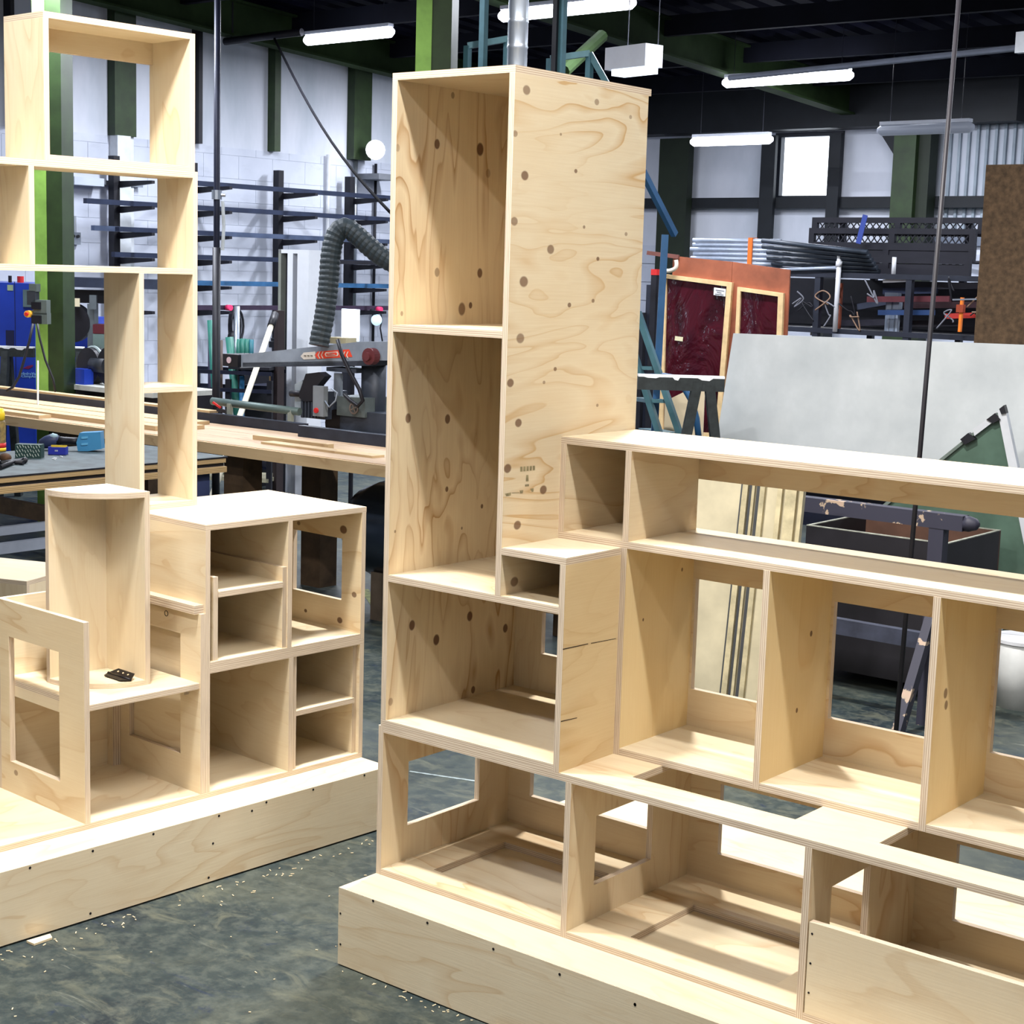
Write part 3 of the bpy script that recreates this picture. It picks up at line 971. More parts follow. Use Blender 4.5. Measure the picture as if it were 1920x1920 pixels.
# round galvanised duct
GALV = plain('galvanised_steel', (170, 178, 190), 0.32, 0.85, 0.12, 4)
pd = at_d(971, 60, 7.0)
rd = 0.043
dd = thing('spiral_duct', 'round galvanised spiral duct rising behind the tall cabinet', 'duct', (pd.x, pd.y, 0))
mb = MB()
pts, rr = [], []
z = 0.0
while z < zr(pd.y):
    pts += [(pd.x, pd.y, z), (pd.x, pd.y, z + 0.085), (pd.x, pd.y, z + 0.092), (pd.x, pd.y, z + 0.10)]
    rr += [rd, rd, rd + 0.003, rd]
    z += 0.105
mb.tube(pts, rr, 20).build('pipe', GALV, dd, True)
MB().tube([(pd.x, pd.y, 2.60), (pd.x, pd.y, 2.62)], rd + 0.005, 20).build('clamp_band', NAVY, dd)

# hanging heater bar, chain of the left strip and the sagging cable on the left wall
hbz = thing('tube_heater', 'dark tubular heater bar hanging from a rod near the left wall', 'heater', at_d(492, 70, 15.5))
MB().cyl(at_d(422, 78, 15.7), at_d(566, 60, 15.2), 0.035, n=10).build('tube', BLACK, hbz, True)
p = at_d(435, 76, 15.7)
MB().cyl(p, (p.x, p.y, zr(p.y) - 0.05), 0.012, n=6).build('rod', BLACK, hbz)
cb = []
for i in range(13):
    t = i / 12
    px_, py_ = 514.7 + (745 - 514.7) * t, 72.6 + (412 - 72.6) * t + 34 * math.sin(math.pi * t) * (1 if t < 1 else 0)
    cb.append(at_d(px_ - 8 * math.sin(math.pi * t), py_ - 10 * math.sin(math.pi * t), 15.0 - 3.0 * t))
tag(MB().tube(cb, 0.012, 6).build('power_cable', plain('matt_black_rubber', (12, 12, 16), 0.9, 0, 0, spec=0.05), smooth=True), 'black cable sagging diagonally across the left wall', 'cable')

# ------------------------------------------------------------------ left wall: cantilever rack with steel bars
RK = 0.35
rk = thing('cantilever_rack', 'dark cantilever rack fixed to the white block wall', 'rack', LW.P(8.0, -0.2, 0))
posts = [6.38, 7.29, 8.40, 9.41]
levels = [2.611, 2.385, 2.152, 1.925, 1.684, 1.452]
for y in posts:
    MB().box(y - 0.034, y + 0.034, -RK + 0.17, -RK + 0.25, 0, 2.81, fr=LW).build('post', BLACK, rk)
    for z in levels:
        c = [LW.P(y + 0.02 + dy, t, z_) for (dy, t, z_) in ((0, -RK + 0.17, z - 0.085), (0.035, -RK + 0.17, z - 0.085), (0.035, -RK - 0.30, z - 0.05), (0, -RK - 0.30, z - 0.05),
                                                            (0, -RK + 0.17, z - 0.024), (0.035, -RK + 0.17, z - 0.024), (0.035, -RK - 0.30, z - 0.024), (0, -RK - 0.30, z - 0.024))]
        MB().hexa(c).build('arm', BLACK, rk)
BARM = plain('blue_grey_bar_steel', (46, 54, 76), 0.4, 0.5, 0.2, 5)
BARL = plain('bright_bar_steel', (84, 96, 122), 0.35, 0.6, 0.2, 5)
BARB = plain('blue_painted_bar', (52, 96, 138), 0.4, 0.3, 0.25, 6)
names = ('topmost', 'second from the top', 'third from the top', 'fourth from the top', 'fifth from the top', 'lowest')
for i, z in enumerate(levels):
    m = (BARM, BARM, BARL, BARM, BARB, plain('dark_violet_bar', (54, 42, 62), 0.5, 0.2, 0.2))[i]
    y0 = (7.0, 5.9, 5.98, 6.2, 6.5, 6.9)[i]
    ob_ = MB().box(y0, 10.6, -RK - 0.03, -RK + 0.02, z - 0.023, z + 0.022, fr=LW).build('steel_bar', m)
    tag(ob_, 'long steel bar on the cantilever wall rack, %s level' % names[i], 'bar', 'bars on the wall rack')
ob_ = MB().box(6.15, 7.35, -RK - 0.16, -RK - 0.10, 2.130, 2.168, fr=LW).build('steel_bar', BARM)
tag(ob_, 'short dark bar lying in front on the third rack level at its left end', 'bar', 'bars on the wall rack')
ob_ = MB().box(8.85, 10.3, -RK - 0.16, -RK - 0.10, 1.903, 1.94, fr=LW).build('steel_bar', BLACK)
tag(ob_, 'short black bar on the fourth rack level behind the ribbed hose', 'bar', 'bars on the wall rack')

# floodlight, conduits and socket on the wall
fl = thing('floodlight', 'lit floodlight on the block wall with dazzling lens', 'light', LW.P(9.95, -0.25, 2.95))
fc_ = LW.P(lw(704, 281, -0.3)[0], -0.3, lw(704, 281, -0.3)[1])
toC = (CAM - fc_).normalized()
MB().tube([fc_ - toC * 0.10, fc_ - toC * 0.02, fc_], [0.07, 0.10, 0.105], 16).build('housing', plain('grey_floodlight_body', (120, 124, 132), 0.5, 0.3, 0.1), fl, True)
MB().ball(fc_, 0.10, 14, 8).build('lens', plain('floodlight_lens', (255, 255, 255), 0.2, 0, 0, emit=(255, 255, 255), strength=14), fl, True)
MB().box(9.66, 9.98, -0.32, -0.001, 2.80, 2.86, fr=LW).build('bracket', plain('grey_floodlight_body', (120, 124, 132)), fl)
for (px, pa, pb, r_, m, lb) in ((706, 307, 640, 0.016, BLACK, 'thin black cable drop below the floodlight'), (668, 297, 600, 0.028, GALV, 'grey steel conduit pipe left of the floodlight'), (617, 290, 560, 0.02, plain('white_conduit', (205, 208, 214), 0.6), 'thin white conduit on the block wall between rack posts')):
    y, za = lw(px, pa, -0.05)
    zb_ = lw(px, pb, -0.05)[1]
    tag(MB().cyl(LW.P(y, -0.04, za), LW.P(y, -0.04, max(0.1, zb_)), r_, n=8).build('wall_conduit', m, smooth=True), lb, 'pipe')
y, z = lw(133.5, 447)
sk = thing('wall_socket', 'small metal socket box on the white block wall beside the green column', 'socket', LW.P(y, -0.03, z - 0.06))
MB().box(y - 0.06, y + 0.06, -0.06, -0.001, z - 0.055, z + 0.055, fr=LW).build('box', GALV, sk)
MB().cyl(LW.P(y - 0.025, -0.075, z + 0.02), LW.P(y - 0.025, -0.06, z + 0.02), 0.015, n=10).cyl(LW.P(y + 0.025, -0.075, z + 0.02), LW.P(y + 0.025, -0.06, z + 0.02), 0.015, n=10).build('switch', BLACK, sk)
MB().cyl(LW.P(y + 0.02, -0.03, z + 0.05), LW.P(y + 0.02, -0.03, z + 0.20), 0.01, n=6).build('conduit', GALV, sk)
a = R(LW, (119, 331, 175, 350), -0.16, -0.001)
tk = thing('cable_tray', 'pale horizontal trunking box on the white wall behind the shelf tower', 'trunking', LW.P(a[0], -0.1, a[4]))
MB().box(*a, fr=LW).build('cover', plain('pale_trunking', (176, 184, 196), 0.5, 0, 0.05), tk)
MB().box(a[1], a[1] + 0.5, -0.08, -0.001, a[5] - 0.05, a[5] - 0.01, fr=LW).build('conduit', GALV, tk)

# ------------------------------------------------------------------ dark upright pole with clamp
pp = at_d(406, 500, 10.95)
po = thing('steel_pole', 'dark steel floor-to-ceiling pole with a clamp, beside the shelf tower', 'pole', (pp.x, pp.y, 0))
MB().cyl((pp.x, pp.y, 0), (pp.x, pp.y, zr(pp.y)), 0.021, n=12).build('tube', NAVY, po, True)
MB().cyl((pp.x, pp.y, 0), (pp.x, pp.y, 1.98), 0.027, n=12).build('sleeve', BLACK, po, True)
zc = at_d(406, 366, 10.95).z
MB().cyl((pp.x, pp.y, zc - 0.03), (pp.x, pp.y, zc + 0.03), 0.034, n=12).cyl((pp.x, pp.y, zc), (pp.x + 0.045, pp.y + 0.035, zc), 0.012, n=8).build('clamp', GALV, po)
MB().tube([(pp.x + 0.03, pp.y + 0.025, zc - 0.04), (pp.x + 0.036, pp.y + 0.03, zc - 0.2), (pp.x + 0.03, pp.y + 0.026, zc - 0.36)], 0.012, 6).build('wrap', plain('pale_tape', (180, 186, 190), 0.7, 0, 0.2), po)

# ------------------------------------------------------------------ blue compressor cabinet
BLUE = plain('compressor_blue', (34, 62, 168), 0.35, 0, 0.12, 3)
fr = Frame(at_d(60, 650, 13.4), 40)
cp = thing('air_compressor', 'large blue air compressor cabinet behind the green column', 'compressor', fr.P(0, 0.4, 0))
r = R(fr, (-60, 528, 62, 725), 0, 0.8)
MB().box(r[0], r[1] + 0.02, 0, 0.8, 0.16, r[5], fr=fr).build('cabinet', BLUE, cp)
rb = R(fr, (62, 596, 158, 725), 0.25, 0.8)
MB().box(r[1] + 0.02, rb[1], 0.25, 0.8, 0.16, rb[5], fr=fr).build('lower_cabinet', BLUE, cp)
MB().box(r[0] + 0.05, rb[1] - 0.05, 0.05, 0.75, 0, 0.16, fr=fr).build('base', BLACK, cp)
MB().box(*R(fr, (44, 543, 66, 576), -0.02, 0.0), fr=fr).build('control_panel', plain('grey_green_panel', (92, 112, 116), 0.4), cp)
MB().box(*R(fr, (14, 534, 25, 545), -0.006, 0.0), fr=fr).build('rating_plate', plain('pale_plate', (150, 170, 140), 0.5), cp)
MB().box(*R(fr, (11, 619, 27, 648), -0.006, 0.0), fr=fr).build('vent', plain('dark_vent', (24, 30, 70), 0.6), cp)
MB().box(*R(fr, (28, 528, 29.5, 720), -0.004, 0.0), fr=fr).build('door_gap', plain('dark_vent', (24, 30, 70)), cp)
RED = plain('signal_red', (196, 40, 40), 0.45, 0, 0.1)
for (xa, ya, xb, yb) in ((2, 517, 9, 528), (19, 518, 32, 528)):
    a_, b_ = R(fr, (xa, ya, xb, yb), 0.1, 0.16)[:2]
    q = R(fr, (xa, ya, xb, yb), 0.1, 0.16)
    MB().cyl(fr.P((a_ + b_) / 2, 0.2, q[4] - 0.01), fr.P((a_ + b_) / 2, 0.2, q[5]), (b_ - a_) / 2, n=10).build('valve', RED if xa > 10 else BLACK, cp)

def letters(txt, parent, mat, p, e, up, size, name='lettering'):
    """flat raised lettering: p = lower left corner"""
    cu = bpy.data.curves.new('txt', 'FONT')
    cu.body = txt
    cu.size = size
    cu.extrude = 0.001
    cu.resolution_u = 2
    to = bpy.data.objects.new('txt', cu)
    COL.objects.link(to)
    bpy.context.view_layer.update()
    me = bpy.data.meshes.new_from_object(to)
    bpy.data.objects.remove(to)
    e, up = Vector(e).normalized(), Vector(up).normalized()
    nn = e.cross(up)
    M = Matrix(((e.x, up.x, nn.x, p[0]), (e.y, up.y, nn.y, p[1]), (e.z, up.z, nn.z, p[2]), (0, 0, 0, 1)))
    me.transform(M)
    me.transform(Matrix.Translation(-OFFS[parent.name]))
    me.materials.clear()
    me.materials.append(mat)
    ob_ = bpy.data.objects.new(name, me)
    COL.objects.link(ob_)
    ob_.parent = parent
    return ob_
LET = plain('pale_cyan_print', (150, 200, 235), 0.5, 0, 0)
for txt, y in (('HydroVane', 702.5), ('CompAir', 707.5)):
    s_, z_ = fr.uv(40, y)
    letters(txt, cp, LET, fr.P(s_, -0.004, z_), fr.e, (0, 0, 1), 0.032)
q = [fr.P(fr.uv(*w)[0], -0.004, fr.uv(*w)[1]) for w in ((42, 691), (52, 686), (62, 684), (62, 687), (54, 692), (47, 691))]
MB().face(q).build('emblem', plain('dark_red_print', (120, 30, 80), 0.5, 0, 0), cp)

# switchgear on the green column
fr = Frame(at_d(70, 560, 11.36), 30)
sg = thing('switch_box', 'grey and black electrical switch boxes on the green column with red stop button', 'switch', fr.P(0, 0, at_d(70, 606, 11.2).z))
for r_, m, nm in (((64, 562, 89, 590), plain('switch_grey', (88, 98, 96), 0.5), 'isolator'), ((62, 566, 79, 580), BLACK, 'switch_face'), ((62, 586, 90, 608), plain('switch_grey', (88, 98, 96)), 'starter'), ((62, 591, 80, 607), BLACK, 'switch_face'), ((52, 545, 68, 572), plain('dark_plug', (50, 54, 62), 0.5), 'socket_outlet'), ((56, 532, 70, 547), plain('switch_grey', (88, 98, 96)), 'junction_box')):
    MB().box(*R(fr, r_, -0.03 if m is BLACK else -0.015, 0.05), fr=fr).build(nm, m, sg)
c = fr.P(fr.uv(57, 588.5)[0], -0.05, fr.uv(57, 588.5)[1])
MB().cyl(c + fr.n * 0.1, c, 0.024, n=16).build('button_ring', plain('button_yellow', (226, 170, 60), 0.4), sg)
MB().cyl(c, c - fr.n * 0.02, 0.012, n=12).build('stop_button', RED, sg)
cab = []
for (px, py) in ((62, 607), (55, 640), (46, 672), (36, 706), (24, 726), (12, 733)):
    cab.append(at_d(px, py, 11.05))
MB().tube(cab, 0.009, 6).build('cable', BLACK, sg, True)
MB().tube([at_d(*w, 11.05) for w in ((70, 607), (74, 632), (85, 675), (100, 712), (104, 735))], 0.008, 6).build('cable', BLACK, sg, True)
pb_ = thing('marker_post', 'thin bright white rod standing in front of the green column foot', 'rod', at_d(71, 735, 10.9))
MB().cyl(at_d(71, 760, 10.9), at_d(71, 676, 10.9), 0.006, n=8).build('rod', plain('white_rod', (232, 236, 240), 0.4, 0, 0), pb_)

# trestle rails with flaked white top edge (left one here, its twin stands by the stairs)
WHT = plain('white_flaked_paint', (226, 230, 236), 0.6, 0, 0.1, 30)
DKT = plain('dark_flaked_timber', (40, 46, 48), 0.7, 0, 0.3, 20)
def trestle(label, pa, pb, d, legs=True, lt=(0.12, 0.88)):
    z = at_d(*pa, d).z
    a, b = at_d(*pa, d), at_d(*pb, d)
    b.z = a.z = (a.z + b.z) / 2
    o = thing('trestle', label, 'trestle', ((a.x + b.x) / 2, (a.y + b.y) / 2, 0))
    dv = (b - a).normalized()
    nn = Vector((-dv.y, dv.x, 0))
    MB().bar(a - Vector((0, 0, 0.035)), b - Vector((0, 0, 0.035)), 0.06, 0.07).build('top_rail', DKT, o)
    MB().bar(a + Vector((0, 0, 0.004)), b + Vector((0, 0, 0.004)), 0.062, 0.012).build('painted_edge', WHT, o)
    L = (b - a).length
    k = int(L / 0.12)
    for i in range(k):
        c = a + dv * (L * (i + 0.5 + random.uniform(-.25, .25)) / k)
        w = random.uniform(0.015, 0.05)
        MB().box(-w, w, -0.001, 0.001, -0.02 - random.uniform(0.0, 0.02), 0.0).v
        p0 = c - dv * w - nn * 0.0316
        p1 = c + dv * w - nn * 0.0316
        if (p0 - CAM).length > (c + nn * 0.0316 - CAM).length:
            p0, p1 = c - dv * w + nn * 0.0316, c + dv * w + nn * 0.0316
        h = random.uniform(0.006, 0.02)
        MB().face([p0, p1, p1 - dv * w * 0.5 - Vector((0, 0, h)), p0 + dv * w * 0.6 - Vector((0, 0, h * 0.8))]).build('paint_flake', WHT, o)
    if legs:
        for t in lt:
            c = a.lerp(b, t)
            for sg_ in (-1, 1):
                MB().bar(Vector((c.x, c.y, a.z - 0.03)) + nn * sg_ * 0.03, Vector((c.x, c.y, 0)) + nn * sg_ * 0.26, 0.07, 0.05, up=(dv.x, dv.y, 0)).build('leg', DKT, o)
    return o
trestle('dark trestle with flaked white top edge in front of the blue compressor', (-50, 651), (64, 651), 12.7, lt=(0.1, 0.55))
trestle('short dark trestle with bright white edge right of the green column', (118, 652.5), (157, 652), 12.6)

# dark machines between green column and shelf tower
fr = Frame(at_d(160, 600, 12.9), 40)
bs = thing('band_saw', 'dark band saw with overhead beam and round wheel guard behind the shelf tower', 'machine', fr.P(0, 0.2, 0))
MB().box(*R(fr, (112, 519, 300, 543), 0, 0.3), fr=fr).build('beam', plain('dark_slate_steel', (48, 56, 76), 0.45, 0.2, 0.2), bs)
MB().box(*R(fr, (112, 543, 200, 570), 0.1, 0.3), fr=fr).build('head', BLACK, bs)
c = fr.P(fr.uv(128, 606)[0], 0.05, fr.uv(128, 606)[1])
MB().cyl(c, c + fr.n * 0.12, 0.155, n=28).build('wheel_guard', BLACK, bs, False)
MB().box(*R(fr, (160, 570, 174, 700), 0.06, 0.2, 0), fr=fr).build('post', plain('grey_post', (96, 104, 110), 0.5, 0.2), bs)
MB().box(*R(fr, (138, 559, 150, 575), -0.01, 0.0), fr=fr).build('note', plain('cream_note', (216, 206, 176), 0.7, 0, 0), bs)
MB().box(*R(fr, (168, 553, 181, 580), -0.01, 0.02), fr=fr).build('guard_frame', plain('grey_post', (96, 104, 110)), bs)
MB().box(*R(fr, (174, 608, 200, 626), 0.0, 0.15), fr=fr).build('motor_cover', plain('dark_red_cover', (84, 26, 36), 0.5), bs)
MB().box(*R(fr, (174, 626, 200, 655), 0.0, 0.2), fr=fr).build('table', plain('grey_green_table', (98, 116, 112), 0.5), bs)
tbx = thing('side_bench', 'dark low bench with pale edge carrying the black grinder', 'bench', at_d(150, 900, 11.0))
fr = Frame(at_d(150, 724, 11.9), 0)
r = R(fr, (100, 715, 205, 722), -0.1, 0.5)
r = (r[0], r[1] + 0.6, -0.1, 0.5, fr.uv(150, 728)[1], fr.uv(150, 719)[1])
tbx.location = fr.P((r[0] + r[1]) / 2, 0.2, 0); OFFS[tbx.name] = tbx.location.copy()
MB().box(*r, fr=fr).build('top', plain('pale_worn_top', (190, 192, 186), 0.7, 0, 0.2), tbx)
MB().box(r[0], r[1], -0.06, 0.46, r[4] - 0.16, r[4], fr=fr).build('apron', BLACK, tbx)
for s in (r[0] + 0.05, r[1] - 0.1):
    for t in (-0.03, 0.38):
        MB().box(s, s + 0.06, t, t + 0.06, 0, r[4] - 0.16, fr=fr).build('leg', BLACK, tbx)
zb_ = r[5]
gd = thing('bench_grinder', 'black round-bodied grinder with pale guards and blue base box on dark bench', 'machine', fr.P(fr.uv(170, 700)[0], 0.1, zb_))
for (px, rad, m) in ((160, 0.13, BLACK), (200, 0.14, BLACK)):
    c = fr.P(fr.uv(px, 690)[0], 0.02, zb_ + rad)
    MB().cyl(c, c + fr.n * 0.10, rad, n=24).build('wheel_housing', m, gd)
    MB().tube([c + fr.n * 0.05 + Vector((fr.e.x * rad * 0.9 * math.cos(a), fr.e.y * rad * 0.9 * math.cos(a), rad * 0.98 * math.sin(a))) * 1.05 for a in [0.5 + i * 0.2 for i in range(11)]], 0.012, 6).build('guard_rim', plain('pale_guard', (150, 164, 166), 0.5), gd)
c = fr.P(fr.uv(166, 680)[0], 0.0, zb_ + 0.14)
MB().cyl(c + fr.n * 0.05, c + fr.n * 0.05 + fr.e * 0.16, 0.06, n=16).build('motor', plain('dark_motor', (40, 44, 52), 0.5), gd, True)
MB().box(*R(fr, (146, 690, 171, 719), -0.06, 0.02, zb_), fr=fr).build('battery_box', BLUE, gd)

# ------------------------------------------------------------------ long saw bench along x with fence, timber and radial-arm saw
TIM = ply_face('bench_timber', (206, 180, 140), (140, 104, 66), rings=5, amount=0.5, spots=0.7)
TIMR = ply_face('bench_top_worn', (188, 162, 134), (128, 92, 70), rings=4, amount=0.4, spots=0.8)
sb = thing('saw_bench', 'long timber saw bench with worn top behind the left shelf units', 'bench', (-4.5, 3.2, 0))
YF = 2.83
for i, (ya_, yb_) in enumerate(((YF, 3.06), (3.065, 3.30), (3.305, 3.54), (3.60, 3.84))):
    panel('top_plank', sb, (-8.2, -1.95), (ya_, yb_), (0.855, 0.90), 2, 0, mats=[TIMR, TIMR])
panel('front_rail', sb, (-8.2, -1.95), (YF - 0.02, YF), (0.838, 0.897), 1, 0, mats=[TIM, TIM])
for x in (-7.9, -5.6, -4.02, -1.84 - 0.28):
    for y in (2.95, 3.55):
        MB().box(x, x + 0.16, y, y + 0.14, 0, 0.855).build('leg', plain('dark_bench_leg', (84, 66, 48), 0.8, 0, 0.3, 6), sb)
MB().box(-8.0, -4.1, 3.0, 3.05, 0.22, 0.32).build('stretcher', plain('dark_bench_leg', (84, 66, 48)), sb)
FEN = plain('dark_fence_steel', (50, 56, 70), 0.45, 0.4, 0.2, 6)
f1 = thing('saw_fence', 'long dark metal fence along the back of the saw bench', 'fence', (-5.5, 3.57, 0.9))
MB().box(-8.2, -4.02, 3.55, 3.60, 0.90, 0.958).build('angle', FEN, f1)
panel('timber_cap', f1, (-8.2, -4.85), (3.555, 3.625), (0.958, 0.972), 2, 0, mats=[TIM, TIM])
f2 = tag(MB().box(-3.92, -1.97, 3.42, 3.47, 0.90, 0.965).build('saw_fence', FEN), 'short dark metal fence in front of the radial saw', 'fence')
# boards lying on the saw bench
defs = [((-8.0, -4.75), (3.30, 3.47), (0.90, 0.922), 'long pale timber board lying nearest the dark fence'),
        ((-8.0, -4.55), (3.10, 3.26), (0.90, 0.924), 'long pale timber board second from the dark fence'),
        ((-7.0, -4.62), (2.95, 3.06), (0.90, 0.928), 'pale timber board in front, ending in a dark sawn end'),
        ((-6.9, -5.6), (2.84, 2.93), (0.90, 0.92), 'short pale board at the front edge by the glue bottle')]
for X, Y, Z, lb in defs:
    ob_ = panel('timber_board', None, X, Y, Z, 2, 0, mats=[TIM, TIM])
    tag(ob_, lb, 'board', 'boards on the saw bench')
ob_ = MB().box(-3.95, -3.35, 3.10, 3.145, 0.90, 0.925).build('timber_offcut', TIM)
tag(ob_, 'thin pale timber offcut lying on the saw bench in front of the saw', 'offcut')
ob_ = MB().box(-3.75, -2.9, 2.98, 3.07, 0.90, 0.912).build('timber_offcut', TIM)
tag(ob_, 'flat pale strip offcut near the front edge of the saw bench', 'offcut')

# radial arm saw (arm runs along x)
GS = plain('machine_grey', (136, 146, 160), 0.45, 0.15, 0.15, 6)
GSD = plain('machine_dark_grey', (58, 64, 76), 0.5, 0.2, 0.2, 6)
fr = Frame(at_d(600, 700, 10.1), 3)
ra = thing('radial_arm_saw', 'grey radial arm saw with red chevron decal on its arm', 'saw', fr.P(0, 0.1, 0.9))
uvp = lambda px, py, t=0.0: fr.P(fr.uv(px, py)[0], t, fr.uv(px, py)[1])
MB().prism([uvp(450, 665), uvp(450, 690), uvp(690, 676), uvp(735, 676), uvp(735, 640), uvp(672, 641)], fr.n * 0.16).build('arm', GS, ra)
MB().prism([uvp(455, 680), uvp(455, 688), uvp(700, 686), uvp(700, 676)], fr.n * 0.15 - Vector((0, 0, 0.0))).build('track', GSD, ra)
MB().box(*R(fr, (424, 663, 452, 688), -0.03, 0.18), fr=fr).build('arm_end_cap', BLACK, ra)
q = uvp(436, 675, -0.032)
MB().cyl(q + fr.n * 0.002, q - fr.n * 0.002, 0.02, n=14).build('badge', plain('pale_badge', (190, 170, 180), 0.5, 0, 0), ra)
dec = MB().prism([uvp(*w, -0.003) for w in ((564, 668), (570, 661), (592, 659), (592, 673), (570, 674))], fr.n * 0.002).build('decal', plain('cream_decal', (214, 206, 196), 0.5, 0, 0), ra)
dec2 = MB().prism([uvp(*w, -0.003) for w in ((590, 666), (596, 659), (655, 655), (661, 669), (596, 673))], fr.n * 0.002).build('decal', plain('orange_red_decal', (224, 70, 44), 0.5, 0, 0), ra)
CRE = plain('cream_decal', (214, 206, 196))
MB().prism([uvp(*w, -0.006) for w in ((612, 660.5), (634, 659), (636, 664), (634, 667.5), (612, 668.5), (610, 664))], fr.n * 0.002).build('decal_lozenge', CRE, ra)
MB().prism([uvp(*w, -0.008) for w in ((614, 662), (632, 660.6), (633.5, 664), (632, 666), (614, 667), (612.5, 664.3))], fr.n * 0.002).build('decal_lozenge', plain('orange_red_decal', (224, 70, 44)), ra)
MB().box(*R(fr, (616, 663, 630, 665), -0.011, -0.009), fr=fr).build('decal_lettering', CRE, ra)
for i, px in enumerate((600, 606, 641, 647, 653)):
    MB().prism([uvp(*w, -0.006) for w in ((px, 659), (px + 1.5, 659), (px - 1.5, 666), (px + 1.5, 672), (px, 672), (px - 3, 666))], fr.n * 0.002).build('chevron', CRE, ra)
for i in range(3):
    MB().box(*R(fr, (571 + i * 6, 666, 575 + i * 6, 668), -0.006, -0.004), fr=fr).build('decal_mark', plain('decal_ink', (90, 84, 70), 0.6, 0, 0), ra)
# column, carriage, motor, blade guard
cs = fr.uv(700, 700)[0]
MB().cyl(fr.P(cs - 0.1, 0.12, 0.90), fr.P(cs - 0.1, 0.12, fr.uv(690, 676)[1]), 0.075, n=16).build('column', GSD, ra, True)
MB().box(cs - 0.26, cs + 0.14, 0.0, 0.3, 0.90, 1.02, fr=fr).build('base_casting', GSD, ra)
MB().box(*R(fr, (612, 688, 668, 700), 0.0, 0.16), fr=fr).build('carriage', GSD, ra)
MB().box(*R(fr, (622, 700, 632, 745), 0.02, 0.05), fr=fr).build('yoke', GS, ra)
c0, c1 = uvp(563, 750, 0.05), uvp(622, 745, 0.05)
MB().prism([uvp(563, 720, -0.05), uvp(563, 778, -0.05), uvp(578, 778, -0.05), uvp(578, 712, -0.05)], fr.n * 0.18).build('motor_end_cap', plain('pale_motor_grey', (140, 150, 158), 0.5), ra)
MB().box(*R(fr, (577, 730, 622, 786), -0.06, 0.14), fr=fr).build('motor', GSD, ra)
for i in range(6):
    px = 581 + i * 6
    MB().box(*R(fr, (px, 752, px + 2, 782), -0.075, -0.06), fr=fr).build('cooling_fin', GSD, ra)
MB().prism([uvp(*w, -0.08) for w in ((578, 735), (590, 700), (615, 697), (626, 705), (612, 722), (606, 750), (588, 752), (578, 745))], fr.n * 0.06).build('blade_guard', BLACK, ra)
MB().cyl(uvp(556, 737, -0.05), uvp(578, 738, -0.05), 0.02, n=10).build('handle', BLACK, ra, True)
MB().box(*R(fr, (608, 722, 627, 780), -0.10, -0.06), fr=fr).build('switch_box', plain('switch_box_grey', (120, 126, 132), 0.5), ra)
MB().cyl(uvp(615, 768, -0.112), uvp(615, 768, -0.1), 0.016, n=12).build('stop_button', RED, ra)
MB().box(*R(fr, (636, 742, 688, 783), -0.02, 0.2), fr=fr).build('gearbox', plain('grey_green_casting', (84, 92, 92), 0.55, 0.1, 0.2), ra)
c = uvp(672, 765, -0.04)
mbw = MB()
for i in range(16):
    a0, a1 = i * math.pi / 8, (i + 1) * math.pi / 8
    g = lambda a, r_: c + fr.e * (r_ * math.cos(a)) + Vector((0, 0, r_ * math.sin(a)))
    mbw.bar(g(a0, 0.032), g(a1, 0.032), 0.008, 0.008)
for i in range(4):
    a0 = 0.4 + i * math.pi / 2
    mbw.bar(c, g(a0, 0.032), 0.006, 0.006)
mbw.build('hand_wheel', plain('pale_wheel', (130, 116, 108), 0.4, 0.4), ra)
c = uvp(703, 668, -0.06)
MB().cyl(c, c + fr.n * 0.05, 0.05, n=18).cyl(c - fr.n * 0.02, c, 0.025, n=12).build('height_crank', plain('crank_maroon', (96, 44, 48), 0.5), ra)
MB().tube([uvp(*w, -0.09) for w in ((652, 636), (660, 665), (675, 697), (692, 728), (699, 750), (690, 760), (676, 750), (664, 738))], 0.012, 8).build('power_lead', BLACK, ra, True)
MB().tube([uvp(*w, -0.09) for w in ((640, 727), (651, 735), (648, 750), (636, 762), (628, 750))], 0.005, 6).build('power_lead', GS, ra, True)
MB().cyl(uvp(630, 795, 0.0), uvp(630, 795, 0.01), 0.09, n=24).build('saw_blade', plain('dark_blade', (40, 36, 38), 0.4, 0.6), ra)
MB().box(*R(fr, (605, 632, 640, 646), 0.04, 0.14), fr=fr).build('dust_hood', plain('dusty_hood', (170, 160, 130), 0.7), ra)

# ribbed extraction hose
hose = [(598, 648), (601, 630), (607, 600), (613, 560), (617, 520), (620, 480), (626, 450), (636, 432), (650, 428), (668, 440), (690, 460), (712, 478), (735, 492), (760, 505)]
pts, rr = [], []
def catm(P0, n=9, ):
    out = []
    for i in range(len(P0) - 1):
        a, b, c, d = P0[max(i - 1, 0)], P0[i], P0[i + 1], P0[min(i + 2, len(P0) - 1)]
        for j in range(n):
            t = j / n
            out.append(0.5 * ((2 * b) + (c - a) * t + (2 * a - 5 * b + 4 * c - d) * t * t + (3 * b - a - 3 * c + d) * t ** 3))
    return out + [P0[-1]]
HP_ = [at_d(x, y, 10.0 - 0.0 * i) for i, (x, y) in enumerate(hose)]
pts = catm(HP_, 18)
ev, acc = [pts[0]], 0.0
for p_, q_ in zip(pts, pts[1:]):
    L_ = (q_ - p_).length
    while acc + L_ >= 0.0085:
        t_ = (0.0085 - acc) / L_
        p_ = p_.lerp(q_, t_)
        L_ = (q_ - p_).length
        ev.append(p_)
        acc = 0.0
    acc += L_
pts = ev
rr = [0.060 + (0.0026, 0.0012, -0.0022, 0.0)[i % 4] for i in range(len(pts))]
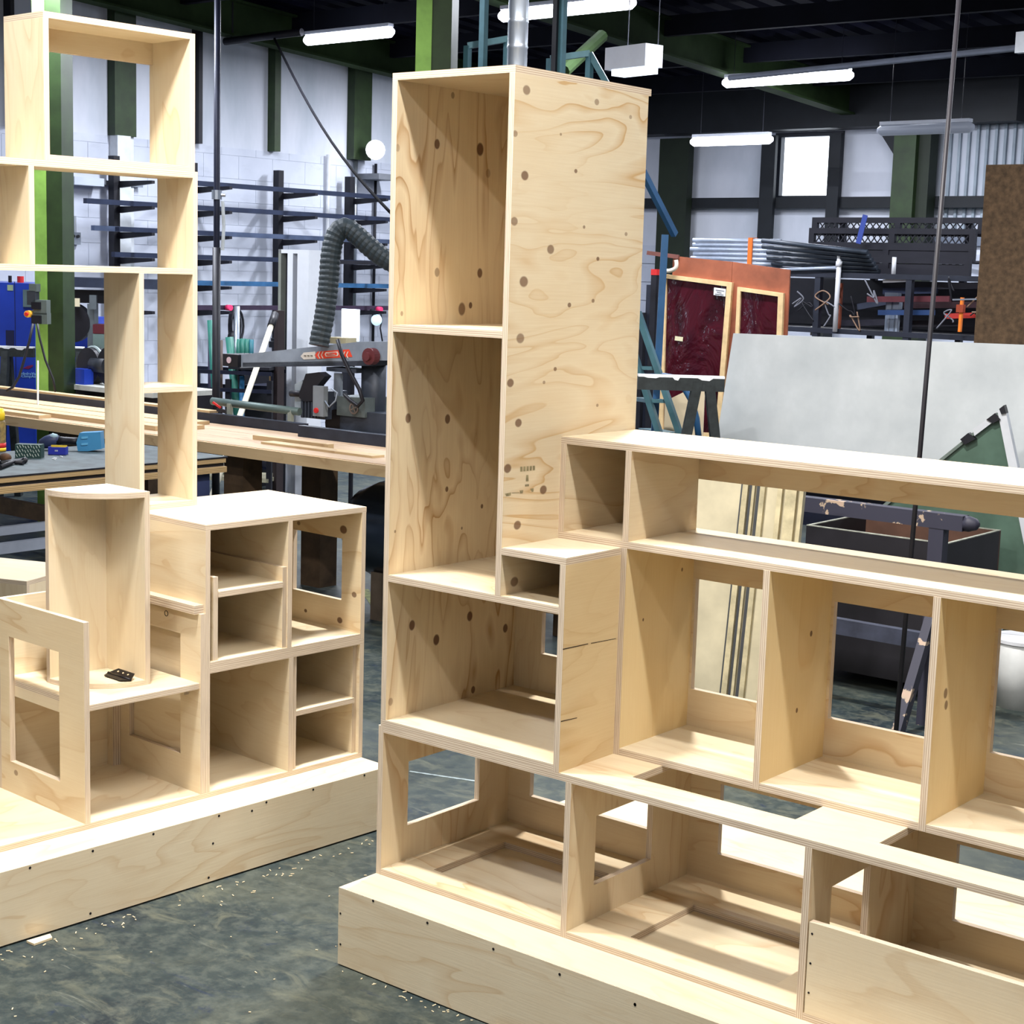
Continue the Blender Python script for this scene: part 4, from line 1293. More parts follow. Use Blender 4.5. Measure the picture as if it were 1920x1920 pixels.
hs_ = tag(MB().tube(pts, rr, 16).build('extraction_hose', plain('dark_ribbed_hose', (40, 50, 56), 0.55, 0, 0.15, 10), smooth=False), 'dark ribbed extraction hose arching above the radial arm saw', 'hose')
# lit white sheet behind the saw, its brightness put in as glow; inspection lamp
fr = Frame(at_d(655, 610, 11.3), 0)
tl = thing('glowing_sheet', 'brightly lit upright white sheet behind the saw arm, given its own glow', 'light', fr.P(fr.uv(655, 645)[0], 0, 0.9))
r = R(fr, (641, 579, 668, 640), 0, 0.03)
MB().box(*r, fr=fr).build('diffuser', plain('lit_sheet_glow', (255, 255, 255), 0.3, 0, 0, emit=(205, 228, 255), strength=6), tl)  # the lit white sheet, not a lamp diffuser; brightness put in as glow
MB().box((r[0] + r[1]) / 2 - 0.012, (r[0] + r[1]) / 2 + 0.012, 0.03, 0.05, 0, r[4] + 0.05, fr=fr).build('stand', BLACK, tl)
yi, zi = lw(706, 600, -0.5)
il = thing('inspection_lamp', 'clear round inspection lamp hanging by the right end of the rack', 'light', LW.P(yi, -0.5, zi - 0.06))
MB().ball(LW.P(yi, -0.5, zi), 0.06, 12, 8).build('bulb', plain('clear_bulb', (200, 230, 240), 0.1, 0, 0, emit=(190, 225, 245), strength=0.8), il, True)
MB().cyl(LW.P(yi, -0.5, zi + 0.05), LW.P(yi, -0.42, 1.43), 0.025, n=8).build('cap', BLACK, il)
MB().tube([LW.P(lw(*w, -0.5)[0], -0.5, lw(*w, -0.5)[1]) for w in ((707, 585), (714, 588), (716, 600), (713, 615), (717, 640))], 0.008, 6).build('lead', BLACK, il, True)
# roller tube on a stand in front of the white post
rl = thing('feed_roller', 'grey-green feed roller tube on small stands behind the saw fence', 'roller', (-4.7, 4.0, 0.9))
MB().cyl(at_d(398, 752, 10.35), at_d(562, 772, 10.0), 0.024, n=14).build('roller', plain('grey_green_roller', (84, 100, 98), 0.5, 0.2, 0.15), rl, True)
for px, py in ((431, 757), (545, 769)):
    p = at_d(px, py, 10.25 - (px - 431) * 0.002)
    MB().bar(p, (p.x, p.y, 0.9), 0.025, 0.03).bar((p.x - 0.06, p.y, 0.91), (p.x + 0.06, p.y, 0.91), 0.03, 0.02).build('stand', plain('pale_stand', (150, 156, 146), 0.5, 0.2), rl)
cl_ = thing('clamp', 'small red-handled clamp lying at the left end of the feed roller', 'clamp', at_d(412, 768, 10.2))
MB().bar(at_d(399, 754, 10.15), at_d(414, 765, 10.15), 0.012, 0.012).build('handle', RED, cl_)
MB().bar(at_d(407, 768, 10.15), at_d(424, 772, 10.15), 0.03, 0.02).build('jaw', BLACK, cl_)
#PART4
# ------------------------------------------------------------------ left workbench and what lies on it
def rectilinear(name, parent, boxes, mat):
    mb = MB()
    for b in boxes:
        mb.box(*b)
    return mb.build(name, mat, parent)

DTOP = plain('dark_scuffed_bench_top', (58, 70, 74), 0.6, 0, 0.5, 9)
wb = thing('workbench', 'workbench with dark scuffed top and layered plywood edge behind the quarter-round cabinet', 'bench', (-4.0, 1.2, 0))
XB0, XB1 = -4.45, -3.60
panel('top_sheet', wb, (XB0, XB1), (-0.2, 2.61), (0.862, 0.870), 2, 1, mats=[DTOP, BLACK])
panel('top_board', wb, (XB0, XB1 - 0.004), (-0.2, 2.60), (0.838, 0.862), 2, 1, mats=[TIM, ply_edge('old_ply_edge', (176, 150, 108), (110, 90, 66))])
panel('top_board', wb, (XB0, XB1 - 0.02), (-0.2, 2.60), (0.818, 0.838), 2, 1, mats=[BLACK, BLACK])
panel('top_board', wb, (XB0, XB1 + 0.004), (-0.2, 2.60), (0.788, 0.818), 2, 1, mats=[TIM, ply_edge('old_ply_edge', (176, 150, 108), (110, 90, 66))])
LEGB = plain('navy_bench_steel', (44, 52, 84), 0.5, 0.2, 0.15)
for x in (XB0 + 0.03, XB1 - 0.14):
    for y in (-0.1, 2.42):
        MB().box(x, x + 0.10, y, y + 0.10, 0, 0.788).build('leg', LEGB, wb)
GRB = plain('pale_grey_stretcher', (126, 134, 150), 0.5, 0.1, 0.1)
for z0_, z1_ in ((0.56, 0.60), (0.47, 0.52)):
    MB().box(XB1 - 0.20, XB1 - 0.16, 0.0, 2.42, z0_, z1_).build('stretcher', GRB, wb)
MB().box(XB0 + 0.05, XB1 - 0.25, 0.0, 2.4, 0.22, 0.26).build('lower_shelf', BLACK, wb)

ZT = 0.87
def on_bench(px, py): return at_z(px, py, ZT)
# glue bottle
b0 = on_bench(-2, 846)
gb = thing('glue_bottle', 'glue bottle with yellow cap and brown body at the left edge of the workbench', 'bottle', b0)
MB().tube([b0 + Vector((0, 0, z_)) for z_ in (0, 0.03, 0.032, 0.15, 0.165)], [0.036, 0.037, 0.036, 0.036, 0.03], 16).build('body', plain('brown_bottle_label', (120, 98, 48), 0.5, 0, 0.5, 40), gb, True)
MB().tube([b0 + Vector((0, 0, z_)) for z_ in (0.165, 0.195, 0.225, 0.228)], [0.032, 0.034, 0.026, 0.01], 16).build('cap', plain('bright_yellow_plastic', (236, 200, 40), 0.4, 0, 0.05), gb, True)
MB().tube([b0 + Vector((0, 0, z_)) for z_ in (0.004, 0.02)], 0.0375, 16).build('label_band', plain('bright_yellow_plastic', (236, 200, 40)), gb, True)
MB().tube([b0 + Vector((0, 0, z_)) for z_ in (0.02, 0.045)], 0.0375, 16).build('label_band', RED, gb, True)
# patterned carton with slanted white dashes
fr = Frame(on_bench(52, 859), 39)
cx = thing('screw_carton', 'small dark green carton printed with slanted white dashes', 'carton', on_bench(52, 859))
r = R(fr, (28, 833, 77, 859), 0, 0.06, ZT)
MB().box(*r, fr=fr).build('box', plain('dark_green_carton', (30, 58, 56), 0.6, 0, 0.1), cx)
DASH = plain('white_print', (206, 214, 208), 0.6, 0, 0)
w_, h_ = r[1] - r[0], r[5] - r[4]
for i in range(9):
    for j in range(3):
        s = r[0] + w_ * (i + 0.3 + 0.2 * j) / 9.6
        z = r[4] + h_ * (0.08 + 0.31 * j + 0.05 * (i % 3))
        MB().prism([fr.P(s + 0.006, -0.001, z), fr.P(s + 0.0085, -0.001, z), fr.P(s + 0.002, -0.001, z + 0.013), fr.P(s - 0.0005, -0.001, z + 0.013)], fr.n * 0.0005).build('printed_dash', DASH, cx)
# small open box, blue outside and yellow inside
fr = Frame(on_bench(107, 853), 39)
bx_ = thing('parts_box', 'small open blue box with yellow inside on the workbench', 'box', on_bench(107, 853))
r = R(fr, (90, 838, 123, 853), 0, 0.05, ZT)
BLU2 = plain('deep_blue_card', (34, 44, 150), 0.5, 0, 0.08)
YEL = plain('yellow_card', (206, 180, 50), 0.6, 0, 0.08)
MB().box(r[0], r[1], 0, 0.003, r[4], r[5], fr=fr).box(r[0], r[1], 0.047, 0.05, r[4], r[5], fr=fr).box(r[0], r[0] + 0.003, 0.003, 0.047, r[4], r[5], fr=fr).box(r[1] - 0.003, r[1], 0.003, 0.047, r[4], r[5], fr=fr).box(r[0], r[1], 0, 0.05, r[4], r[4] + 0.003, fr=fr).build('tray', BLU2, bx_)
MB().box(r[0] + 0.004, r[1] - 0.004, 0.0435, 0.0465, r[4] + 0.004, r[5] + 0.006, fr=fr).box(r[0] + 0.004, r[1] - 0.004, 0.004, 0.0465, r[4] + 0.004, r[4] + 0.012, fr=fr).build('lining', YEL, bx_)
letters('100', bx_, DASH, fr.P((r[0] + r[1]) / 2 - 0.012, -0.001, r[4] + 0.018), fr.e, (0, 0, 1), 0.012)
# cordless driver lying on its side
fr = Frame(on_bench(130, 846), 39)
dr = thing('cordless_driver', 'cordless driver lying on its side with blue battery block', 'power tool', on_bench(130, 848))
g = lambda px, py, t: fr.P(fr.uv(px, py)[0], t, fr.uv(px, py)[1])
TEAL = plain('tool_teal_blue', (62, 128, 172), 0.4, 0, 0.08)
DKB = plain('tool_dark_blue', (40, 50, 84), 0.5, 0, 0.1)
MB().prism([g(*w, 0) for w in ((146, 846), (143, 830), (149, 812), (188, 810), (190, 842), (166, 846))], fr.n * 0.075).build('battery', TEAL, dr)
for py in (822, 834):
    MB().prism([g(*w, -0.006) for w in ((153, py - 3), (165, py - 4), (165, py), (153, py + 1))], fr.n * 0.006).build('battery_latch', plain('tool_light_blue', (92, 160, 200), 0.4, 0, 0.05), dr)
MB().tube([g(*w, 0.035) for w in ((146, 829), (132, 828), (116, 827), (104, 828))], [0.022, 0.019, 0.02, 0.026], 12).build('handle', BLACK, dr, True)
MB().tube([g(*w, 0.035) for w in ((108, 826), (98, 826), (86, 830), (74, 834), (70, 836))], [0.022, 0.036, 0.036, 0.026, 0.012], 14).build('motor_head', DKB, dr, True)
MB().tube([g(*w, 0.02) for w in ((106, 818), (98, 818), (90, 822))], [0.008, 0.016, 0.008], 10).build('grip_panel', plain('tool_pale', (150, 176, 188), 0.5, 0, 0.1), dr, True)
# pliers, leather lump, shavings
ph_ = thing('pliers', 'black pliers lying at the front left edge of the workbench', 'pliers', on_bench(25, 874))
for a_, b_ in (((0, 881), (48, 866)), ((0, 873), (44, 872))):
    MB().tube([on_bench(*a_) + Vector((0, 0, 0.012)), on_bench((a_[0] + b_[0]) / 2, (a_[1] + b_[1]) / 2 - 2) + Vector((0, 0, 0.014)), on_bench(*b_) + Vector((0, 0, 0.012))], [0.012, 0.01, 0.013], 8).build('handle', BLACK, ph_, True)
MB().ball(on_bench(46, 869) + Vector((0, 0, 0.015)), 0.016, 10, 6).build('joint', BLACK, ph_, True)
tag(MB().ball(on_bench(10, 866) + Vector((0, 0, 0.022)), 0.03, 12, 8, (1.3, 0.9, 0.75)).build('rag', plain('brown_rag', (84, 58, 40), 0.9, 0, 0.3, 30), smooth=True), 'brown crumpled rag in front of the glue bottle', 'rag')
for i, (px, py) in enumerate(((97, 862), (103, 860), (118, 857))):
    p = on_bench(px, py) + Vector((0, 0, 0.003))
    tag(MB().bar(p - Vector((0.012, 0.01 * (i - 1), 0)), p + Vector((0.012, 0.012 * (1 - i), 0.0)), 0.006, 0.005).build('wood_chip', WHT),
        ('white chip left of centre below the blue parts box', 'white chip just right of its neighbour below the blue parts box', 'white chip at the right corner of the blue parts box')[i], 'wood chip', 'chips on the workbench')

ob_ = panel('plywood_sheet', None, (-0.38, 1.5), (1.27, 1.68), (0.001, 0.019), 2, 0, mats=[BIRCH, EDGE])
tag(ob_, 'pale plywood sheet lying flat on the floor behind the base unit', 'sheet')
# things behind and under the benches
p0_ = at_d(50, 1090, 6.7)
bxp = thing('plywood_crate', 'plywood crate top just showing behind the bay at the left edge', 'crate', (p0_.x, p0_.y, 0))
fr = Frame(p0_, 20)
zt_ = p0_.z
for nm, b in (('front', (-0.9, 0, 0, T)), ('back', (-0.9, 0, 0.4 - T, 0.4)), ('side', (-T, 0, T, 0.4 - T)), ('side', (-0.9, -0.9 + T, T, 0.4 - T))):
    panel(nm, bxp, b[:2], b[2:], (0, zt_ - T), 1 if nm in ('front', 'back') else 0, 2, mats=[BIRCH, EDGE], fr=fr)
panel('lid', bxp, (-0.9, 0), (0, 0.4), (zt_ - T, zt_), 2, 0, mats=[BIRCH, EDGE], fr=fr)
fr = Frame(at_d(66, 1100, 7.2), 20)
tcs = thing('tool_case', 'dark teal plastic case behind the quarter-round cabinet', 'case', fr.P(0.03, 0.1, 0))
r = R(fr, (52, 1075, 110, 1125), 0, 0.25, 0)
MB().box(*r, fr=fr).build('shell', plain('dark_teal_plastic', (34, 52, 64), 0.35, 0, 0.1), tcs)
MB().tube([fr.P(r[0] + 0.01, -0.006, r[5] - 0.25), fr.P(r[0] + 0.01, -0.006, r[5] - 0.02), fr.P(r[0] + 0.025, -0.006, r[5] - 0.008), fr.P(r[1] - 0.02, -0.006, r[5] - 0.008)], 0.006, 6).build('rim', plain('pale_teal_rim', (96, 128, 140), 0.4), tcs)

# air receiver under the saw bench
tk_ = thing('air_receiver', 'dark horizontal air tank under the saw bench beside the tall cabinet', 'tank', (-2.75, 3.3, 0))
TANK = plain('dark_glossy_tank', (48, 58, 72), 0.22, 0.5, 0.15, 4)
MB().tube([(x, 3.32, 0.47) for x in (-3.34, -3.31, -3.24, -3.12, -2.0, -1.9)], [0.05, 0.14, 0.22, 0.265, 0.265, 0.2], 32).build('shell', TANK, tk_, True)
for x in (-3.05, -2.35):
    MB().box(x, x + 0.08, 3.14, 3.50, 0, 0.26).build('foot', plain('rusty_foot', (96, 84, 72), 0.7, 0.2, 0.2), tk_)

# ------------------------------------------------------------------ tube rack, white post, leaning pole
fr = Frame(at_d(415, 660, 12.9), 30)
g = lambda px, py, t=0.0: fr.P(fr.uv(px, py)[0], t, fr.uv(px, py)[1])
tr_ = thing('tube_rack', 'low dark steel rack holding upright green tubes by the block wall', 'rack', fr.P(0, 0.15, 0))
sL, sR = fr.uv(340, 700)[0], fr.uv(505, 700)[0]
for s in (sL, (sL + sR) / 2 + 0.02, sR):
    for t in (0, 0.34):
        MB().box(s - 0.02, s + 0.02, t, t + 0.04, 0, 1.02 if t else 0.98, fr=fr).build('post', BLACK, tr_)
for z in (fr.uv(420, 698)[1], fr.uv(420, 731)[1]):
    MB().box(sL - 0.02, sR + 0.02, -0.01, 0.0, z - 0.015, z + 0.015, fr=fr).build('front_rail', NAVY, tr_)
    MB().box(sL - 0.02, sR + 0.02, 0.38, 0.39, z - 0.015, z + 0.015, fr=fr).build('back_rail', NAVY, tr_)
zsh = fr.uv(420, 733)[1]
MB().box(sL, sR, 0, 0.38, 0.18, 0.21, fr=fr).build('shelf', plain('pale_rack_shelf', (150, 146, 124), 0.7), tr_)
zshelf2 = fr.uv(450, 690)[1]
MB().box(fr.uv(428, 690)[0], sR, 0.0, 0.38, zshelf2 - 0.012, zshelf2 + 0.012, fr=fr).build('shelf', BLACK, tr_)
TEALG = plain('teal_green_tube', (44, 112, 100), 0.45, 0, 0.15, 6)
for (px, yt, rad, lean, m, lb) in ((384, 601, 0.030, 6, TEALG, 'tall teal tube standing left of the dark pole'), (419, 633, 0.032, 7, TEALG, 'bright teal tube leaning right of the dark pole'),
                                   (437, 637, 0.020, 0, TEALG, 'first slim teal tube in the cluster of four above the saw arm'), (445, 636, 0.022, 0, TEALG, 'second slim teal tube in the cluster of four above the saw arm'),
                                   (453, 637, 0.020, 0, TEALG, 'third slim teal tube in the cluster of four above the saw arm'), (461, 638, 0.018, 0, plain('blue_teal_tube', (40, 104, 118), 0.45, 0, 0.1), 'rightmost darker teal tube in the cluster of four above the saw arm'),
                                   (443, 707, 0.020, 0, plain('sky_blue_tube', (60, 130, 186), 0.4, 0, 0.1), 'short sky-blue tube below the end of the saw arm')):
    a_ = g(px, yt, 0.14)
    b_ = g(px + lean, 700, 0.14)
    d_ = (a_ - b_)
    k_ = (a_.z - 0.21) / d_.z if abs(d_.z) > 0.05 else 0
    base = a_ - d_ * k_ if k_ else Vector((a_.x, a_.y, 0.21))
    if yt in (636, 637, 638):
        base = Vector((a_.x, a_.y, zshelf2 + 0.012))
    tag(MB().cyl(base, a_, rad, n=14).build('plastic_tube', m, smooth=True), lb, 'tube', 'upright tubes in the rack')
for (px, yt, m, lb) in ((375, 610, plain('dark_bar_mix', (52, 50, 70), 0.5, 0.2), 'dark bar standing at the left of the tube rack'), (393, 640, plain('brown_bar', (74, 60, 54), 0.7), 'brown bar standing just left of the dark pole'), (430, 640, BLACK, 'black bar standing behind the bright teal tube'), (425, 575, GALV, 'slim bright steel tube with a white sleeve by the pink hook')):
    a_ = g(px, yt, 0.25)
    tag(MB().cyl((a_.x, a_.y, 0.21), a_, 0.022, n=10).build('stored_bar', m, smooth=True), lb, 'bar', 'bars in the tube rack')
# coil of black cable hanging from the rack's lowest bar, pink end caps
PINK = plain('pink_end_cap', (232, 60, 110), 0.5, 0, 0)
for (px, py, lb) in ((429, 577, 'pink end cap on the lowest rack bar beside the black cable coil'), (583, 581, 'pink end cap on the lowest rack bar beside the white post'), (711, 580, 'pink end cap on the lowest rack bar near the inspection lamp')):
    y, z = lw(px, py, -0.42)
    tag(MB().cyl(LW.P(y, -RK - 0.04, z), LW.P(y, -RK - 0.10, z), 0.028, n=12).build('end_cap', PINK, smooth=True), lb, 'cap', 'pink caps')
y, z = lw(436, 582, -0.45)
cc = thing('cable_coil', 'coil of black cable hanging from the lowest rack bar', 'cable', LW.P(y, -0.45, z - 0.3))
for i in range(4):
    MB().tube([LW.P(y + (0.02 + 0.012 * i) + (0.035 + 0.014 * i) * math.sin(a), -0.42 - 0.012 * i, z - 0.15 + 0.16 * math.cos(a)) for a in [j * math.pi / 8 for j in range(17)]], 0.012, 6).build('loop', BLACK, cc, True)
MB().ball(LW.P(y, -0.45, z - 0.26), 0.05, 10, 6, (1, 1, 1.3)).build('plug', BLACK, cc, True)

fr = Frame(at_d(550, 700, 13.3), 5)
wp = thing('white_post', 'white channelled steel post standing on the floor behind the saw', 'post', fr.P(0, 0.1, 0))
z1_ = fr.uv(550, 468)[1]
WPM = plain('white_post_paint', (236, 239, 246), 0.55, 0, 0.06, 3)
GPM = plain('grey_post_edge', (146, 150, 140), 0.6, 0, 0.1)
S = lambda px: fr.uv(px, 600)[0]
MB().box(S(521), S(526), 0, 0.10, 0, z1_, fr=fr).build('flange', GPM, wp)
MB().box(S(526), S(558), 0.06, 0.10, 0, z1_ - 0.03, fr=fr).build('web', plain('dark_channel', (26, 28, 38), 0.6), wp)
MB().box(S(538), S(548), 0.0, 0.06, 0, z1_ - 0.03, fr=fr).build('rib', WPM, wp)
MB().box(S(558), S(579), -0.01, 0.16, 0, z1_, fr=fr).build('flange', WPM, wp)
MB().box(S(521), S(558), 0, 0.10, z1_ - 0.03, z1_, fr=fr).build('cap', WPM, wp)
lp2 = thing('leaning_pole', 'pale wooden pole leaning against a dark post left of the white post', 'pole', at_d(458, 760, 12.2))
b_ = at_z(440, 850, 0.0) if False else at_d(455, 765, 12.0)
t_ = at_d(508, 612, 12.7)
d_ = (t_ - b_)
b_ = b_ - d_ * (b_.z / d_.z)
lp2.location = b_; OFFS[lp2.name] = b_.copy()
MB().cyl(b_, t_, 0.022, n=10).build('shaft', plain('pale_pole_wood', (206, 200, 180), 0.6, 0, 0.1), lp2, True)
MB().cyl(t_, t_ + d_ * 0.16, 0.03, n=10).build('ferrule', BLACK, lp2, True)
fr = Frame(at_d(517, 700, 13.0), 5)
dpp = thing('dark_post', 'dark brown timber post touching the left edge of the white post', 'post', fr.P(0, 0, 0))
MB().box(*R(fr, (514, 582, 520, 700), 0.0, 0.08, 0), fr=fr).build('post', plain('dark_brown_timber', (50, 40, 42), 0.7), dpp)
MB().box(*R(fr, (504, 640, 514, 652), 0.0, 0.08), fr=fr).box(*R(fr, (508, 634, 514, 640), 0.0, 0.08), fr=fr).build('bracket', BLACK, dpp)
fr = Frame(at_d(490, 740, 13.6), 5)
shl = thing('low_shelving', 'low dark shelving with cartons under the saw arm end', 'shelving', fr.P(0, 0.2, 0))
r = R(fr, (440, 690, 512, 770), 0, 0.4, 0)
for s in (r[0], r[1] - 0.03):
    MB().box(s, s + 0.03, 0, 0.4, 0, r[5] + 0.05, fr=fr).build('side', BLACK, shl)
for z in (0.2, 0.45, 0.68, 0.86):
    MB().box(r[0] + 0.03, r[1] - 0.03, 0, 0.4, z, z + 0.02, fr=fr).build('shelf', NAVY, shl)
for (rr_, col, lb) in (((498, 727, 514, 742), (176, 190, 176), 'pale green carton on the low dark shelving'), ((497, 690, 510, 713), (122, 98, 60), 'brown carton high on the low dark shelving')):
    q = R(fr, rr_, 0.05, 0.3)
    z0_ = max(z for z in (0.22, 0.47, 0.70, 0.88) if z <= q[4] + 0.12)
    tag(MB().box(q[0], q[1] - 0.03, 0.05, 0.3, z0_ + 0.001, q[5], fr=fr).build('carton', plain('carton_%d' % col[0], col, 0.7)), lb, 'carton')

# ------------------------------------------------------------------ steel access stairs behind the tall cabinet
SBL = plain('blue_stair_steel', (44, 88, 132), 0.4, 0.2, 0.15, 5)
STE = plain('teal_stair_steel', (72, 112, 124), 0.45, 0.25, 0.2, 5)
st = thing('access_stairs', 'blue and teal steel access stairs behind the tall cabinet', 'stairs', at_d(1230, 1125, 9.2))
ds = 9.2
A = lambda px, py, d=ds: at_d(px, py, d)
def floor_of(px, d=ds):
    p = at_d(px, 900, d)
    return Vector((p.x, p.y, 0))
pb1 = A(1247, 440)
MB().bar((pb1.x - 0.02, pb1.y - 0.015, 0), (pb1.x, pb1.y, pb1.z), 0.038, 0.038).build('post', SBL, st)
MB().bar(A(1205, 322, 8.9), A(1265, 440), 0.03, 0.035).build('handrail', SBL, st)
pg = A(1200, 600)
for (a_, b_) in (((1196, 585), (1274, 812)), ((1188, 660), (1236, 812))):
    p, q = A(*a_), A(*b_)
    d_ = q - p
    MB().bar(p, p + d_ * (p.z / -d_.z), 0.05, 0.03).build('stringer', STE, st)
MB().tube([A(*w) for w in ((1188, 708), (1245, 705), (1262, 708), (1280, 722), (1296, 750), (1306, 785), (1310, 820))], 0.018, 8).build('curved_rail', SBL, st, True)
for i in range(4):
    p = A(1208 + 22 * i, 690 + 62 * i)
    p2 = A(1188 + 14 * i, 690 + 58 * i, 9.7)
    MB().bar(p, p2, 0.12, 0.02).build('tread', STE, st)
for px in (884.5, 1026.5):
    p = floor_of(px, 9.6)
    MB().bar(p, (p.x + 0.0, p.y, zr(p.y) - 0.03), 0.036, 0.036).build('tall_post', STE, st)
for (xa_, ya_, xb_, yb_, xe_, ye_) in ((877, 86, 952, 73, 975, 135), (1032, 110, 1106, 100, 1134, 150)):
    pa_, pb_2 = A(xa_, ya_, 9.4), A(xb_, yb_, 9.4)
    for q_ in (pa_, pb_2):
        MB().bar((q_.x, q_.y, 0), q_, 0.034, 0.034).build('guard_post', STE, st)
    MB().bar(pa_, pb_2, 0.034, 0.034).build('guard_rail', STE, st)
    pe_ = A(xe_, ye_, 9.4)
    MB().bar(pb_2, pb_2 + (pe_ - pb_2) * 2.2, 0.034, 0.034).build('guard_rail', STE, st)
    pd_ = pb_2 + (pe_ - pb_2) * 2.2
    MB().bar(pd_, (pb_2.x, pb_2.y, pd_.z), 0.034, 0.034).build('guard_rail', STE, st)
p = floor_of(1015, 9.6)
MB().bar(p, (p.x, p.y, zr(p.y) - 0.03), 0.03, 0.03).build('tall_post', BLACK, st)

# ------------------------------------------------------------------ framed panels under dark red film
fr = Frame(at_d(1360, 640, 12.4), 8)
g = lambda px, py, t=0.0: fr.P(fr.uv(px, py)[0], t, fr.uv(px, py)[1])
rp = thing('film_covered_screen', 'red-brown board with two timber-framed openings under dark red film', 'panel', fr.P(0, 0, 0))
RBR = plain('red_brown_board', (150, 84, 58), 0.6, 0, 0.2, 5)
zf = lambda px: Vector((g(px, 900).x, g(px, 900).y, 0))
def down(px, py, t):
    q = g(px, py, t)
    return Vector((q.x, q.y, 0.0))
MB().prism([g(1262, 480), g(1373, 491), down(1360, 780, 0), down(1250, 780, 0)], fr.n * 0.02).build('board', RBR, rp)
MB().prism([g(1373.6, 491), g(1481, 506), down(1470, 780, 0), down(1360.6, 780, 0)], fr.n * 0.02).build('board', RBR, rp)
FRM = plain('pale_softwood_frame', (222, 190, 140), 0.6, 0, 0.12, 12)
FILM = NT('dark_red_film')
_tc = FILM.n('ShaderNodeTexCoord')
_f = FILM.noise(FILM.mapping(_tc.outputs['Object'], (1, 1, 0.45)), 3.4, 4, 0.5, 1.0)
FILM.l(FILM.ramp(_f, (0.3, srgb(26, 8, 14)), (0.52, srgb(66, 14, 26)), (0.75, srgb(40, 10, 22))), FILM.b.inputs['Base Color'])
FILM.b.inputs['Roughness'].default_value = 0.12
FILM.bump(_f, 0.9, 0.06)
def pane(o4, i4):
    """timber frame from four outer and four inner pixel corners (tl, tr, br, bl) and its film"""
    for k in range(4):
        a_, b_, c_, d_ = o4[k], o4[(k + 1) % 4], i4[(k + 1) % 4], i4[k]
        MB().prism([g(*w, -0.035) for w in (a_, b_, c_, d_)], fr.n * 0.034).build('frame_bar', FRM, rp)
    mb = MB()
    N = 10
    for i in range(N):
        for j in range(N):
            def gp(u, v):
                x0 = i4[0][0] + (i4[1][0] - i4[0][0]) * u; x1 = i4[3][0] + (i4[2][0] - i4[3][0]) * u
                y0 = i4[0][1] + (i4[1][1] - i4[0][1]) * u; y1 = i4[3][1] + (i4[2][1] - i4[3][1]) * u
                b = math.sin(u * 9 + v * 4) * math.sin(v * 7 - u * 3) * 0.012 * math.sin(math.pi * u) * math.sin(math.pi * v)
                return g(x0 + (x1 - x0) * v, y0 + (y1 - y0) * v, -0.014 + b)
            mb.face([gp(i / N, j / N), gp((i + 1) / N, j / N), gp((i + 1) / N, (j + 1) / N), gp(i / N, (j + 1) / N)])
    return mb.build('plastic_film', FILM.m, rp, True)
pane([(1247, 514), (1376, 530), (1352, 822), (1238, 815)], [(1253, 522), (1366, 537), (1344, 812), (1246, 806)])
pane([(1386, 538), (1472, 550), (1462, 800), (1374, 795)], [(1392, 546), (1462, 556), (1453, 790), (1382, 786)])
MB().prism([g(*w, -0.03) for w in ((1342, 539), (1364, 542), (1363, 556), (1341, 553))], fr.n * 0.002).build('paper_label', plain('white_label', (226, 226, 228), 0.6, 0, 0), rp)
for i, (xa, xb) in enumerate(((1345, 1361), (1347, 1356), (1344, 1360))):
    MB().prism([g(*w, -0.032) for w in ((xa, 543 + i * 3.6), (xb, 545 + i * 3.6), (xb, 546.4 + i * 3.6), (xa, 544.4 + i * 3.6))], fr.n * 0.001).build('label_print', plain('grey_print', (120, 120, 126), 0.6, 0, 0), rp)
MB().prism([g(*w, -0.03) for w in ((1269, 630), (1284, 632), (1283, 640), (1268, 638))], fr.n * 0.002).build('paper_label', plain('cream_label', (216, 208, 170), 0.6, 0, 0), rp)
MB().bar(g(1216, 474, -0.02), g(1275, 482, -0.02), 0.02, 0.03).build('top_batten', plain('dark_red_wood', (104, 62, 54), 0.7), rp)
cm_ = MB().tube(catm([g(*w, -0.06) for w in ((1274, 488), (1275, 497), (1272, 504), (1262, 508), (1252, 508))], 5), [0.016] * 21, 8).build('paper_roll', plain('cream_strap', (216, 208, 192), 0.6, 0, 0.08), smooth=True)
tag(cm_, 'curled cream strap hanging on the top left corner of the red-brown panel', 'strap')
for (px, yt, m, lb, d_) in ((1205, 586, BLACK, 'black bar leftmost in the bundle behind the blue stair post', 12.9), (1220, 534, plain('dark_slate_bar', (40, 44, 58), 0.5, 0.2), 'dark slate bar in the bundle behind the blue stair post', 12.9), (1229, 506, BLACK, 'tallest black bar with a red top behind the blue stair post', 12.8)):
    a_ = at_d(px, yt, d_)
    ob_ = MB().box(a_.x - 0.025, a_.x + 0.025, a_.y - 0.02, a_.y + 0.02, 0, a_.z).build('stored_bar', m)
    tag(ob_, lb, 'bar', 'bars behind the stairs')
    if px == 1229:
        MB().box(a_.x - 0.027, a_.x + 0.027, a_.y - 0.022, a_.y + 0.022, a_.z - 0.04, a_.z + 0.005).build('red_cap', RED, ob_)

